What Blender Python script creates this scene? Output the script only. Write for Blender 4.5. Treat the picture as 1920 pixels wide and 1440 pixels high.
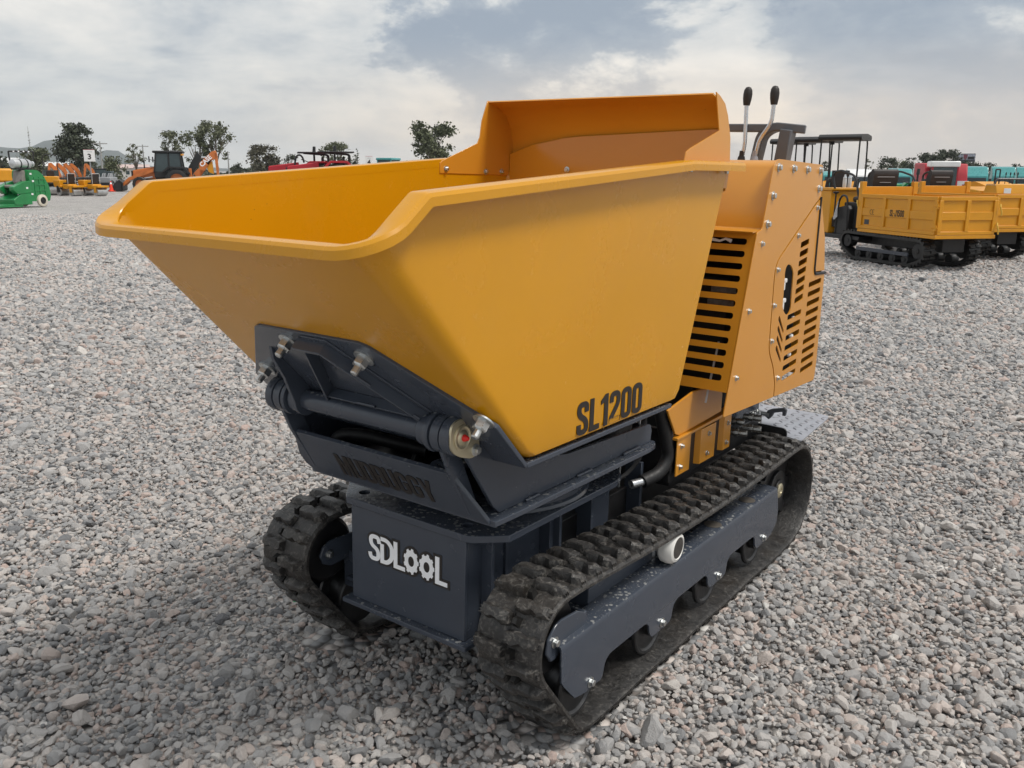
import bpy, bmesh, math, random
import numpy as np
from mathutils import Vector, Matrix, Euler
from mathutils.geometry import tessellate_polygon
random.seed(7); RNG = np.random.default_rng(11)
PI = math.pi
scene = bpy.context.scene
for o in list(bpy.data.objects): bpy.data.objects.remove(o)
COL = scene.collection

# ------------------------------------------------------------------ camera
CAM_POS = Vector((1.5214, -1.5979, 1.4351)); CAM_YAW = 0.6291; CAM_PITCH = 0.2367; CAM_ROLL = 0.0065
cd = bpy.data.cameras.new('camera'); cam = bpy.data.objects.new('camera', cd); COL.objects.link(cam)
cd.sensor_width = 36.0; cd.lens = 36.0 * 1641.6 / 1920.0; cd.clip_start = 0.05; cd.clip_end = 40000
_F = Vector((-math.sin(CAM_YAW) * math.cos(CAM_PITCH), math.cos(CAM_YAW) * math.cos(CAM_PITCH), -math.sin(CAM_PITCH)))
_R = Vector((math.cos(CAM_YAW), math.sin(CAM_YAW), 0)); _U = _R.cross(_F)
_R2 = _R * math.cos(CAM_ROLL) + _U * math.sin(CAM_ROLL); _U2 = -_R * math.sin(CAM_ROLL) + _U * math.cos(CAM_ROLL)
m = Matrix.Identity(4)
for i in range(3): m[i][0] = _R2[i]; m[i][1] = _U2[i]; m[i][2] = -_F[i]; m[i][3] = CAM_POS[i]
cam.matrix_world = m
scene.camera = cam

# ------------------------------------------------------------------ light
SUN_EL = math.radians(60); SUN_AZ = math.radians(18)          # azimuth measured from +X towards +Y
S_DIR = Vector((math.cos(SUN_EL) * math.cos(SUN_AZ), math.cos(SUN_EL) * math.sin(SUN_AZ), math.sin(SUN_EL)))
sd = bpy.data.lights.new('sun', 'SUN'); sun = bpy.data.objects.new('sun', sd); COL.objects.link(sun)
sd.energy = 1.5; sd.angle = math.radians(15); sd.color = (1.0, 0.955, 0.89)
sun.rotation_euler = S_DIR.to_track_quat('Z', 'Y').to_euler()
scene.view_settings.view_transform = 'Standard'; scene.view_settings.look = 'None'
scene.view_settings.exposure = 0.84; scene.view_settings.gamma = 1.0; scene.view_settings.use_curve_mapping = False

W = bpy.data.worlds.new('World'); scene.world = W; W.use_nodes = True

class NT:
    """small node-tree writer"""
    def __init__(s, tree): s.t = tree; s.n = tree.nodes; s.l = tree.links
    def add(s, typ, ins=None, **kw):
        nd = s.n.new(typ)
        for k, v in kw.items(): setattr(nd, k, v)
        for k, v in (ins or {}).items(): s.set(nd.inputs[k], v)
        return nd
    def set(s, sock, v):
        if isinstance(v, bpy.types.NodeSocket): s.l.new(v, sock)
        elif isinstance(v, bpy.types.Node): s.l.new(v.outputs[0], sock)
        else: sock.default_value = v
    def math(s, op, a, b=0.0, c=None, clamp=False):
        nd = s.n.new('ShaderNodeMath'); nd.operation = op; nd.use_clamp = clamp
        s.set(nd.inputs[0], a); s.set(nd.inputs[1], b)
        if c is not None: s.set(nd.inputs[2], c)
        return nd.outputs[0]
    def mix(s, f, a, b, blend='MIX'):
        nd = s.n.new('ShaderNodeMix'); nd.data_type = 'RGBA'; nd.blend_type = blend
        s.set(nd.inputs[0], f); s.set(nd.inputs[6], a); s.set(nd.inputs[7], b)
        return nd.outputs[2]
    def ramp(s, f, stops, interp='LINEAR'):
        nd = s.n.new('ShaderNodeValToRGB'); nd.color_ramp.interpolation = interp
        el = nd.color_ramp.elements
        while len(el) < len(stops): el.new(0.5)
        for e, (p, c) in zip(el, stops): e.position = p; e.color = c if len(c) == 4 else (*c, 1)
        s.set(nd.inputs[0], f); return nd.outputs[0]
    def noise(s, vec, scale, detail=4, rough=0.55, dist=0.0, out=0):
        nd = s.add('ShaderNodeTexNoise', {'Scale': scale, 'Detail': detail, 'Roughness': rough, 'Distortion': dist})
        if vec is not None: s.set(nd.inputs['Vector'], vec)
        return nd.outputs[out]
    def mapr(s, v, a, b, c=0.0, d=1.0, smooth=True):
        nd = s.add('ShaderNodeMapRange', {'Value': v, 'From Min': a, 'From Max': b, 'To Min': c, 'To Max': d})
        nd.interpolation_type = 'SMOOTHSTEP' if smooth else 'LINEAR'
        return nd.outputs[0]
def g(v): return (v, v, v, 1)
def C3(r, gg, b): return (r, gg, b, 1)

def build_world():
    k = NT(W.node_tree); k.n.clear()
    out = k.add('ShaderNodeOutputWorld'); bg = k.add('ShaderNodeBackground'); k.l.new(bg.outputs[0], out.inputs[0])
    tc = k.add('ShaderNodeTexCoord'); d = tc.outputs['Generated']
    sep = k.add('ShaderNodeSeparateXYZ', {0: d}); z = sep.outputs[2]
    zz = k.math('ADD', k.math('MAXIMUM', z, 0.0), 0.16)
    px = k.math('DIVIDE', sep.outputs[0], zz); py = k.math('DIVIDE', sep.outputs[1], zz)
    p = k.add('ShaderNodeCombineXYZ', {0: px, 1: py, 2: 3.7}).outputs[0]
    sky = k.add('ShaderNodeTexSky', sky_type='NISHITA', sun_disc=False, sun_elevation=SUN_EL, sun_rotation=PI / 2 - SUN_AZ, air_density=1.3, dust_density=2.5)
    skyc = k.mix(1.0, sky.outputs[0], g(0.075), 'MULTIPLY')
    wv = k.add('ShaderNodeTexNoise', {'Vector': p, 'Scale': 0.9, 'Detail': 3.0, 'Roughness': 0.5}).outputs['Color']
    pw = k.add('ShaderNodeVectorMath', {0: p, 1: k.add('ShaderNodeVectorMath', {0: wv, 3: 0.9}, operation='SCALE').outputs[0]}, operation='ADD').outputs[0]
    n1 = k.noise(pw, 0.55, 6, 0.55); n2 = k.noise(pw, 1.5, 7, 0.62); n3 = k.noise(d, 5.0, 6, 0.6, 0.3); n4 = k.noise(pw, 4.5, 6, 0.62)
    ds = k.add('ShaderNodeVectorMath', {0: d, 1: (1.0, 1.0, 1.9)}, operation='MULTIPLY').outputs[0]
    n5 = k.noise(ds, 6.5, 9, 0.6, 0.15)
    thick = k.math('ADD', k.math('ADD', k.math('MULTIPLY', n1, 0.26), k.math('MULTIPLY', n2, 0.26)), k.math('ADD', k.math('MULTIPLY', n4, 0.10), k.math('MULTIPLY', n5, 0.38)))
    # heavy slate-blue cloud banks in the east and the brighter break beside them
    def bank(dx, dy, dz, c0, c1):
        v = Vector((dx, dy, dz)).normalized()
        dp = k.add('ShaderNodeVectorMath', {0: d, 1: tuple(v)}, operation='DOT_PRODUCT').outputs['Value']
        return k.mapr(k.math('ADD', dp, k.math('MULTIPLY', k.math('SUBTRACT', n5, 0.5), 0.11)), c0, c1)
    b1 = bank(*BANK1); b2 = bank(*BANK2); b3 = bank(*BANK3)
    th = k.math('ADD', thick, k.math('MULTIPLY', b1, 0.18)); th = k.math('ADD', th, k.math('MULTIPLY', b2, 0.155))
    th = k.math('ADD', th, k.math('MULTIPLY', b3, -0.07))
    cl = k.ramp(th, [(0.385, C3(0.88, 0.85, 0.80)), (0.445, C3(0.74, 0.735, 0.715)), (0.50, C3(0.61, 0.63, 0.64)), (0.57, C3(0.42, 0.465, 0.52)), (0.68, C3(0.31, 0.365, 0.44))])
    # towards the horizon the deck thins to pale cream / grey
    hz = k.mapr(z, 0.01, 0.15, 1.0, 0.0)
    warm = k.mapr(k.add('ShaderNodeVectorMath', {0: d, 1: WARM_DIR}, operation='DOT_PRODUCT').outputs['Value'], 0.55, 0.97)
    hc = k.mix(warm, C3(0.73, 0.74, 0.715), C3(1.08, 0.89, 0.69))
    hzf = k.math('MULTIPLY', hz, k.mapr(n5, 0.35, 0.65, 0.95, 0.5))
    cl = k.mix(hzf, cl, hc)
    col = k.mix(0.93, skyc, cl)
    up = k.mapr(z, 0.25, 0.95, 1.0, 1.12)          # the overcast is brighter overhead
    col = k.mix(1.0, col, k.add('ShaderNodeCombineColor', {0: up, 1: up, 2: up}).outputs[0], 'MULTIPLY')
    k.set(bg.inputs[0], col); bg.inputs[1].default_value = 0.64
def az_dir(deg, el):                                # direction by bearing from the camera heading and elevation
    a = CAM_YAW - math.radians(deg); e = math.radians(el)
    return (-math.sin(a) * math.cos(e), math.cos(a) * math.cos(e), math.sin(e))
BANK1 = (*az_dir(3.0, 9.5), 0.980, 0.9965); BANK2 = (*az_dir(25, 10.5), 0.968, 0.995); BANK3 = (*az_dir(14.5, 5.5), 0.990, 0.9995)
WARM_DIR = az_dir(30, 3)
build_world()

# ------------------------------------------------------------------ materials
MATS = {}
def mat(name, col, rough=0.5, metal=0.0, var=0.06, vscale=3.0, bump=0.0, bscale=120.0, coat=0.0, spec=0.5, emit=None):
    if name in MATS: return MATS[name]
    mt = bpy.data.materials.new(name); mt.use_nodes = True; k = NT(mt.node_tree); k.n.clear()
    out = k.add('ShaderNodeOutputMaterial'); b = k.add('ShaderNodeBsdfPrincipled'); k.l.new(b.outputs[0], out.inputs[0])
    tc = k.add('ShaderNodeTexCoord').outputs['Object']
    c = (*col, 1)
    if var:
        n = k.noise(tc, vscale, 5, 0.6)
        c = k.mix(k.mapr(n, 0.3, 0.7), tuple(x * (1 - var) for x in col) + (1,), tuple(min(1, x * (1 + var)) for x in col) + (1,))
        k.set(b.inputs['Roughness'], k.mapr(k.noise(tc, vscale * 4, 3), 0.3, 0.7, max(0.02, rough - 0.05), min(1, rough + 0.07)))
    else: b.inputs['Roughness'].default_value = rough
    k.set(b.inputs['Base Color'], c); b.inputs['Metallic'].default_value = metal
    b.inputs['Specular IOR Level'].default_value = spec
    b.inputs['Coat Weight'].default_value = coat; b.inputs['Coat Roughness'].default_value = 0.08
    if bump:
        bn = k.add('ShaderNodeBump', {'Strength': bump, 'Distance': 0.002, 'Height': k.noise(tc, bscale, 3)})
        k.l.new(bn.outputs[0], b.inputs['Normal'])
    MATS[name] = mt; return mt

def drop_paint(name, col, rough, amount=1.0, dust=0.25):
    """sprayed metal paint with dried rain spots lying on its level faces"""
    mt = bpy.data.materials.new(name); mt.use_nodes = True; k = NT(mt.node_tree); k.n.clear()
    out = k.add('ShaderNodeOutputMaterial'); b = k.add('ShaderNodeBsdfPrincipled'); k.l.new(b.outputs[0], out.inputs[0])
    tc = k.add('ShaderNodeTexCoord').outputs['Object']
    nz = k.add('ShaderNodeSeparateXYZ', {0: k.add('ShaderNodeNewGeometry').outputs['Normal']}).outputs[2]
    flat = k.mapr(nz, 0.8, 0.96)
    vo = k.add('ShaderNodeTexVoronoi', {'Vector': tc, 'Scale': 62.0, 'Randomness': 1.0})
    sz = k.mapr(k.noise(tc, 17, 3), 0.36, 0.56, 0.10, 0.36)
    sp = k.math('MULTIPLY', k.mapr(k.math('SUBTRACT', sz, vo.outputs['Distance']), 0.0, 0.06), flat)
    vo2 = k.add('ShaderNodeTexVoronoi', {'Vector': tc, 'Scale': 150.0})
    sp2 = k.math('MULTIPLY', k.mapr(k.math('SUBTRACT', 0.22, vo2.outputs['Distance']), 0.0, 0.06), flat)
    spots = k.math('MULTIPLY', k.math('MAXIMUM', sp, k.math('MULTIPLY', sp2, 0.6)), amount)
    n = k.noise(tc, 5, 5, 0.65)
    base = k.mix(k.mapr(n, 0.3, 0.7), tuple(x * 0.96 for x in col) + (1,), tuple(x * 1.05 for x in col) + (1,))
    dus = k.math('MULTIPLY', k.math('MULTIPLY', k.mapr(k.noise(tc, 9, 6, 0.7), 0.45, 0.75), flat), dust)
    base = k.mix(dus, base, C3(0.11, 0.105, 0.095))
    base = k.mix(k.math('MULTIPLY', spots, 0.9), base, C3(0.24, 0.245, 0.245))
    k.set(b.inputs['Base Color'], base)
    k.set(b.inputs['Roughness'], k.math('ADD', k.mapr(k.noise(tc, 14, 3), 0.3, 0.7, rough - 0.05, rough + 0.06), k.math('MULTIPLY', dus, 0.5)))
    bn = k.add('ShaderNodeBump', {'Strength': 0.5, 'Distance': 0.0012, 'Height': k.math('ADD', spots, k.math('MULTIPLY', k.noise(tc, 90, 2), 0.03))})
    k.l.new(bn.outputs[0], b.inputs['Normal'])
    return mt

def rubber_mat(name, col=(0.0165, 0.0158, 0.0155), dust=1.0):
    mt = bpy.data.materials.new(name); mt.use_nodes = True; k = NT(mt.node_tree); k.n.clear()
    out = k.add('ShaderNodeOutputMaterial'); b = k.add('ShaderNodeBsdfPrincipled'); k.l.new(b.outputs[0], out.inputs[0])
    tc = k.add('ShaderNodeNewGeometry').outputs['Position']
    n = k.noise(tc, 22, 7, 0.68, 0.4); n2 = k.noise(tc, 75, 5, 0.65, 0.8); n3 = k.noise(tc, 6, 3)
    c = k.mix(k.mapr(n, 0.35, 0.7), (*col, 1), tuple(x * 2.1 for x in col) + (1,))
    brown = k.math('MULTIPLY', k.mapr(n3, 0.45, 0.7), 0.28 * dust)
    c = k.mix(brown, c, C3(0.050, 0.038, 0.027))
    scr = k.math('MULTIPLY', k.math('MULTIPLY', k.mapr(n2, 0.57, 0.68), k.mapr(n, 0.45, 0.62)), 0.8 * dust)
    c = k.mix(scr, c, C3(0.155, 0.145, 0.13))
    pt = k.add('ShaderNodeNewGeometry').outputs['Pointiness']
    c = k.mix(k.math('MULTIPLY', k.math('MULTIPLY', k.mapr(pt, 0.51, 0.60), k.mapr(n2, 0.46, 0.64)), 0.5 * dust), c, C3(0.17, 0.16, 0.145))
    k.set(b.inputs['Base Color'], c)
    k.set(b.inputs['Roughness'], k.math('ADD', k.mapr(n, 0.3, 0.7, 0.34, 0.55), k.math('MULTIPLY', scr, 0.3)))
    bn = k.add('ShaderNodeBump', {'Strength': 0.65, 'Distance': 0.004, 'Height': k.math('ADD', n2, n)})
    k.l.new(bn.outputs[0], b.inputs['Normal'])
    return mt

def paint_mat(name, col, rough=0.3, coat=0.25):
    """enamelled sheet steel: faint orange peel, slight dirt film and tiny specks"""
    mt = bpy.data.materials.new(name); mt.use_nodes = True; k = NT(mt.node_tree); k.n.clear()
    out = k.add('ShaderNodeOutputMaterial'); b = k.add('ShaderNodeBsdfPrincipled'); k.l.new(b.outputs[0], out.inputs[0])
    tc = k.add('ShaderNodeTexCoord').outputs['Object']
    n = k.noise(tc, 2.3, 6, 0.62, 0.3)
    c = k.mix(k.mapr(n, 0.3, 0.7), tuple(x * 0.975 for x in col) + (1,), tuple(x * 1.02 for x in col) + (1,))
    film = k.math('MULTIPLY', k.mapr(k.noise(tc, 7, 7, 0.7), 0.52, 0.8), 0.03)
    c = k.mix(film, c, C3(0.33, 0.27, 0.18))
    vo = k.add('ShaderNodeTexVoronoi', {'Vector': tc, 'Scale': 21.0})
    speck = k.math('MULTIPLY', k.math('LESS_THAN', vo.outputs['Distance'], 0.035), k.math('GREATER_THAN', k.noise(tc, 4.3, 2), 0.56))
    c = k.mix(k.math('MULTIPLY', speck, 0.8), c, C3(0.10, 0.06, 0.02))
    k.set(b.inputs['Base Color'], c)
    k.set(b.inputs['Roughness'], k.math('ADD', k.mapr(k.noise(tc, 5, 5, 0.6), 0.3, 0.7, rough - 0.015, rough + 0.02), film))
    b.inputs['Coat Weight'].default_value = coat; b.inputs['Coat Roughness'].default_value = 0.12
    hh = k.math('ADD', k.math('MULTIPLY', k.noise(tc, 260, 2), 0.06), k.math('MULTIPLY', k.noise(tc, 2.6, 2), 1.6))
    bn = k.add('ShaderNodeBump', {'Strength': 0.16, 'Distance': 0.0024, 'Height': hh})
    k.l.new(bn.outputs[0], b.inputs['Normal'])
    return mt

YEL = paint_mat('hopper_yellow_enamel', (0.60, 0.272, 0.002), 0.26, 0.12)
ORA = paint_mat('hood_orange_yellow_enamel', (0.62, 0.262, 0.022), 0.3, 0.3)
YEL_IN = YEL
GREY = drop_paint('slate_grey_enamel', (0.050, 0.060, 0.080), 0.22)
GREYL = mat('step_grey_paint', (0.30, 0.31, 0.345), 0.4, 0.0, 0.1, 8)
DARK = mat('black_enamel', (0.012, 0.012, 0.013), 0.4, 0, 0.2, 6)
VOID = mat('dark_interior', (0.006, 0.006, 0.006), 0.7, 0, 0.3, 9)
RUB = rubber_mat('track_rubber')
HOSE = mat('hose_rubber', (0.009, 0.009, 0.010), 0.55, 0, 0.2, 20, 0.2, 60)
ZINC = mat('zinc_plating', (0.58, 0.60, 0.60), 0.32, 1.0, 0.1, 40)
STEEL = mat('brushed_steel', (0.62, 0.64, 0.66), 0.3, 0.9, 0.06, 20)
BRASS = mat('yellow_passivated_steel', (0.62, 0.56, 0.40), 0.36, 0.85, 0.0, 40)
RED = mat('red_plastic', (0.75, 0.02, 0.015), 0.35, 0, 0.05)
WHITEP = mat('white_nylon', (0.78, 0.77, 0.73), 0.42, 0, 0.05, 10)
BLACKV = mat('black_vinyl', (0.018, 0.014, 0.012), 0.55, 0, 0.1)
WHITEV = mat('white_vinyl', (0.92, 0.93, 0.95), 0.45, 0, 0.02)

# ------------------------------------------------------------------ mesh helpers
def V(*a): return Vector(a)
class MB:
    def __init__(s): s.v = []; s.f = []
    def addv(s, pts): i = len(s.v); s.v += [tuple(p) for p in pts]; return i
    def bx(s, x0, x1, y0, y1, z0, z1, M=None):
        P = [(x, y, z) for z in (z0, z1) for y in (y0, y1) for x in (x0, x1)]
        if M is not None: P = [M @ Vector(p) for p in P]
        i = s.addv(P)
        for q in ((0, 2, 3, 1), (4, 5, 7, 6), (0, 1, 5, 4), (2, 6, 7, 3), (0, 4, 6, 2), (1, 3, 7, 5)): s.f.append(tuple(i + a for a in q))
        return s
    def cb(s, c, d, M=None): return s.bx(c[0] - d[0] / 2, c[0] + d[0] / 2, c[1] - d[1] / 2, c[1] + d[1] / 2, c[2] - d[2] / 2, c[2] + d[2] / 2, M)
    def loft(s, rings, cap=True, closed=True, loop=False):
        n = len(rings[0]); b = [s.addv(r) for r in rings]
        R = len(rings)
        for a in range(R if loop else R - 1):
            A = b[a]; B = b[(a + 1) % R]
            for j in range(n if closed else n - 1):
                j2 = (j + 1) % n
                s.f.append((A + j, A + j2, B + j2, B + j))
        if cap and not loop:
            s.f.append(tuple(b[0] + j for j in range(n - 1, -1, -1))); s.f.append(tuple(b[-1] + j for j in range(n)))
        return s
    def cyl(s, p0, p1, r0, r1=None, n=16, cap=True):
        p0 = Vector(p0); p1 = Vector(p1); r1 = r0 if r1 is None else r1
        d = (p1 - p0).normalized(); a = d.orthogonal().normalized(); b = d.cross(a)
        R = [[p + (a * math.cos(2 * PI * i / n) + b * math.sin(2 * PI * i / n)) * r for i in range(n)] for p, r in ((p0, r0), (p1, r1))]
        return s.loft(R, cap)
    def lathe(s, o, d, prof, n=20, cap=True):
        o = Vector(o); d = Vector(d).normalized(); a = d.orthogonal().normalized(); b = d.cross(a)
        return s.loft([[o + d * h + (a * math.cos(2 * PI * i / n) + b * math.sin(2 * PI * i / n)) * max(r, 1e-5) for i in range(n)] for r, h in prof], cap)
    def tube(s, pts, r, n=8, loop=False, cap=True, sx=1.0):
        P = [Vector(p) for p in pts]; R = []; L = len(P); up = None
        for i in range(L):
            t = (P[(i + 1) % L] - P[i - 1]) if loop else (P[min(i + 1, L - 1)] - P[max(i - 1, 0)])
            t.normalize()
            up = t.orthogonal().normalized() if up is None else (up - t * up.dot(t)).normalized()
            b = t.cross(up)
            rr = r[i] if isinstance(r, (list, tuple)) else r
            R.append([P[i] + (up * math.cos(2 * PI * q / n) + b * math.sin(2 * PI * q / n) * sx) * rr for q in range(n)])
        return s.loft(R, cap, True, loop)
    def poly(s, outer, holes, fn, t0, t1):
        """2-D outline with holes; fn(u, v, h) -> point; slab between heights t0 and t1"""
        loops = [outer] + list(holes)
        tri = tessellate_polygon([[Vector((p[0], p[1], 0)) for p in l] for l in loops])
        flat = [p for l in loops for p in l]
        a = s.addv([fn(p[0], p[1], t0) for p in flat]); b = s.addv([fn(p[0], p[1], t1) for p in flat])
        for t in tri:
            s.f.append((a + t[0], a + t[1], a + t[2])); s.f.append((b + t[2], b + t[1], b + t[0]))
        k = 0
        for l in loops:
            n = len(l)
            for j in range(n): s.f.append((a + k + j, a + k + (j + 1) % n, b + k + (j + 1) % n, b + k + j))
            k += n
        return s
    def prism(s, pts, ax, t0, t1, holes=()):
        fn = {'x': lambda u, v, h: (h, u, v), 'y': lambda u, v, h: (u, h, v), 'z': lambda u, v, h: (u, v, h)}[ax]
        return s.poly(pts, holes, fn, t0, t1)
    def ell(s, c, r, n=12, m=8):
        c = Vector(c); R = []
        for i in range(m + 1):
            th = PI * i / m
            R.append([c + Vector((r[0] * max(math.sin(th), 1e-4) * math.cos(2 * PI * j / n), r[1] * max(math.sin(th), 1e-4) * math.sin(2 * PI * j / n), -r[2] * math.cos(th))) for j in range(n)])
        return s.loft(R)
    def mesh(s, name, M=None, sharp=35):
        me = bpy.data.meshes.new(name)
        me.from_pydata(s.v if M is None else [tuple(M @ Vector(p)) for p in s.v], [], s.f)
        bm = bmesh.new(); bm.from_mesh(me)
        bmesh.ops.remove_doubles(bm, verts=bm.verts, dist=1e-6)
        bmesh.ops.recalc_face_normals(bm, faces=bm.faces); bm.to_mesh(me); bm.free()
        if sharp: 
            me.polygons.foreach_set('use_smooth', [True] * len(me.polygons)); me.set_sharp_from_angle(angle=math.radians(sharp))
        me.update(); return me
    def build(s, name, mt, parent=None, bevel=0.0, seg=2, sharp=35, label=None, kind=None):
        return obj(name, s.mesh(name, None, sharp), mt, parent, bevel, seg, label, kind)
def obj(name, me, mt, parent=None, bevel=0.0, seg=2, label=None, kind=None):
    o = bpy.data.objects.new(name, me); COL.objects.link(o)
    if mt is not None and not me.materials: me.materials.append(mt)
    if parent is not None: o.parent = parent
    if bevel:
        b = o.modifiers.new('bevel', 'BEVEL'); b.width = bevel; b.segments = seg; b.limit_method = 'ANGLE'; b.angle_limit = math.radians(40); b.harden_normals = False
    if label: o['label'] = label
    if kind: o['kind'] = kind
    return o
def thing(name, label, cat, loc=(0, 0, 0), rz=0.0, group=None, scale=None):
    o = bpy.data.objects.new(name, None); COL.objects.link(o); o.location = loc; o.rotation_euler = (0, 0, rz)
    o.empty_display_size = 0.2
    if scale: o.scale = (scale,) * 3
    o['label'] = label; o['category'] = cat
    if group: o['group'] = group
    return o
def tag(o, label, cat, group=None):
    o['label'] = label; o['category'] = cat
    if group: o['group'] = group
    return o
def copy_tree(o, parent=None):
    c = o.copy(); COL.objects.link(c); c.parent = parent
    for ch in list(o.children): copy_tree(ch, c)
    return c
def inst(name, me, parent, loc=(0, 0, 0), rot=None, mat4=None):
    o = bpy.data.objects.new(name, me); COL.objects.link(o); o.parent = parent
    if mat4 is not None: o.matrix_local = mat4
    else:
        o.location = loc
        if rot is not None: o.rotation_euler = rot
    return o
def fillet(P, r, closed=False, n=5):
    """round the corners of a 2-D or 3-D path; r a number or one per point"""
    P = [Vector(p) for p in P]; L = len(P); out = []
    for i in range(L):
        ri = r[i] if isinstance(r, (list, tuple)) else r
        if ri <= 0 or (not closed and i in (0, L - 1)): out.append(P[i]); continue
        a = P[i - 1] - P[i]; b = P[(i + 1) % L] - P[i]; d = min(ri, a.length * 0.48, b.length * 0.48)
        p0 = P[i] + a.normalized() * d; p1 = P[i] + b.normalized() * d
        for q in range(n + 1):
            t = q / n; out.append(p0 * (1 - t) ** 2 + P[i] * 2 * t * (1 - t) + p1 * t * t)
    return out
def rrect(x0, x1, y0, y1, r, n=4):
    return [tuple(p) for p in fillet([(x0, y0), (x1, y0), (x1, y1), (x0, y1)], r, True, n)]
def circ(cx, cy, r, n=20, ph=0): return [(cx + r * math.cos(2 * PI * i / n + ph), cy + r * math.sin(2 * PI * i / n + ph)) for i in range(n)]
def stroke(path, s, closed=False):
    P = [Vector((p[0], p[1])) for p in path]; L = len(P); lo = []; hi = []
    for i in range(L):
        a = (P[i] - P[i - 1]) if (closed or i > 0) else (P[1] - P[0])
        b = (P[(i + 1) % L] - P[i]) if (closed or i < L - 1) else (P[-1] - P[-2])
        a.normalize(); b.normalize(); t = a + b
        if t.length < 1e-6: t = a
        t.normalize(); n = Vector((-t.y, t.x)); c = max(0.35, n.dot(Vector((-a.y, a.x))))
        lo.append(P[i] - n * (s / 2 / c)); hi.append(P[i] + n * (s / 2 / c))
    if closed:
        A = [tuple(p) for p in lo]; B = [tuple(p) for p in hi]
        ar = lambda q: abs(sum(q[i - 1][0] * q[i][1] - q[i][0] * q[i - 1][1] for i in range(len(q))))
        return (A, [B]) if ar(A) > ar(B) else (B, [A])
    return ([tuple(p) for p in lo] + [tuple(p) for p in reversed(hi)], [])
def glyph(ch, w=0.47, s=0.165):
    a = s / 2; Wd = w - a; T = 1 - a; r = 0.2
    f = lambda P, rr, c=False: [tuple(p) for p in fillet(P, rr, c, 6)]
    if ch == '0': return [stroke(f([(a, a), (Wd, a), (Wd, T), (a, T)], r, True), s, True)], w
    if ch == '1': return [([(.14, 0), (.14 + s * 1.05, 0), (.14 + s * 1.05, 1), (.19, 1), (.0, .83), (.0, .71), (.14, .76)], [])], .33
    if ch == '2': return [stroke(f([(a, .66), (a, T), (Wd, T), (Wd, .60), (a, .17), (a, a), (w, a)], [0, r, r, .12, .05, 0, 0]), s)], w
    if ch == '5': return [stroke(f([(w, T), (a, T), (a, .58), (Wd, .58), (Wd, a), (a, a), (a, .32)], [0, 0, 0, r, r, r, 0]), s)], w
    if ch == 'S': return [stroke(f([(Wd, .67), (Wd, T), (a, T), (a, .62), (Wd, .40), (Wd, a), (a, a), (a, .33)], [0, r, r, .16, .16, r, r, 0]), s)], w
    if ch == 'L': return [stroke([(a, 1), (a, a), (w * .86, a)], s)], w * .86
    if ch == 'J': return [stroke(f([(Wd, 1), (Wd, a), (a, a), (a, .34)], [0, r, r, 0]), s)], w
    if ch == 'M': return [([(0, 0), (0, 1), (.2, 1), (.31, .45), (.42, 1), (.62, 1), (.62, 0), (.48, 0), (.48, .62), (.37, 0), (.25, 0), (.14, .62), (.14, 0)], [])], .62
    if ch == 'U': return [stroke(f([(a, 1), (a, a), (Wd, a), (Wd, 1)], [0, r, r, 0]), s)], w
    if ch == 'D': return [stroke(f([(a, a), (Wd, a), (Wd, T), (a, T)], [0, r, r, 0], True), s, True)], w
    if ch == 'B': return [(f([(0, 0), (w, 0), (w, .5), (w, 1), (0, 1)], [0, .16, .06, .16, 0], True), [[(s, s * .9), (w - s, s * .9), (w - s, .44), (s, .44)], [(s, .56), (w - s, .56), (w - s, 1 - s * .9), (s, 1 - s * .9)]])], w
    if ch == 'G': return [stroke(f([(Wd, .66), (Wd, T), (a, T), (a, a), (Wd, a), (Wd, .46), (.25, .46)], [0, r, r, r, r, 0, 0]), s)], w
    if ch == 'Y': return [([(0, 1), (.17, 1), (.26, .64), (.35, 1), (.52, 1), (.345, .42), (.345, 0), (.175, 0), (.175, .42)], [])], .52
    if ch == '-': return [([(0, .38), (.24, .38), (.24, .54), (0, .54)], [])], .24
    if ch == 'C': return [stroke([(.5 + .45 * math.cos(t), .5 + .45 * math.sin(t)) for t in np.linspace(math.radians(70), math.radians(290), 16)], .1)], .62
    if ch == 'E': return [stroke([(.5 + .45 * math.cos(t), .5 + .45 * math.sin(t)) for t in np.linspace(math.radians(70), math.radians(290), 16)], .1), ([(.1, .45), (.58, .45), (.58, .55), (.1, .55)], [])], .62
    return [], .25
def lettering(word, origin, xd, yd, height, mt, parent, name='lettering', gap=0.07, width=1.0, thick=0.0012, **kw):
    mb = MB(); o = Vector(origin); xd = Vector(xd).normalized(); yd = Vector(yd).normalized(); nn = xd.cross(yd); x = 0.0; j = 0
    for ch in word:
        P, w = glyph(ch, **kw)
        for outer, holes in P:
            j += 1
            mb.poly(outer, holes, lambda u, v, h, x=x: o + xd * ((u + x) * height * width) + yd * (v * height) + nn * h, 0.0, thick + j * 4e-5)
        x += w + gap
    return mb.build(name, mt, parent, sharp=0)
def text_obj(word, origin, xd, yd, height, mt, parent, name='lettering', bold=0.0, thick=0.003):
    cu = bpy.data.curves.new(name, 'FONT'); cu.body = word; cu.size = height / 0.7; cu.align_x = 'CENTER'; cu.align_y = 'CENTER'; cu.offset = bold; cu.extrude = thick / 2; cu.resolution_u = 3
    t = bpy.data.objects.new(name, cu); me = bpy.data.meshes.new_from_object(t); bpy.data.objects.remove(t); bpy.data.curves.remove(cu)
    xd = Vector(xd).normalized(); yd = Vector(yd).normalized(); nn = xd.cross(yd); Mx = Matrix.Identity(4)
    for i in range(3): Mx[i][0] = xd[i]; Mx[i][1] = yd[i]; Mx[i][2] = nn[i]; Mx[i][3] = origin[i]
    me.transform(Mx); me.name = name; me.materials.clear()
    return obj(name, me, mt, parent)
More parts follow.
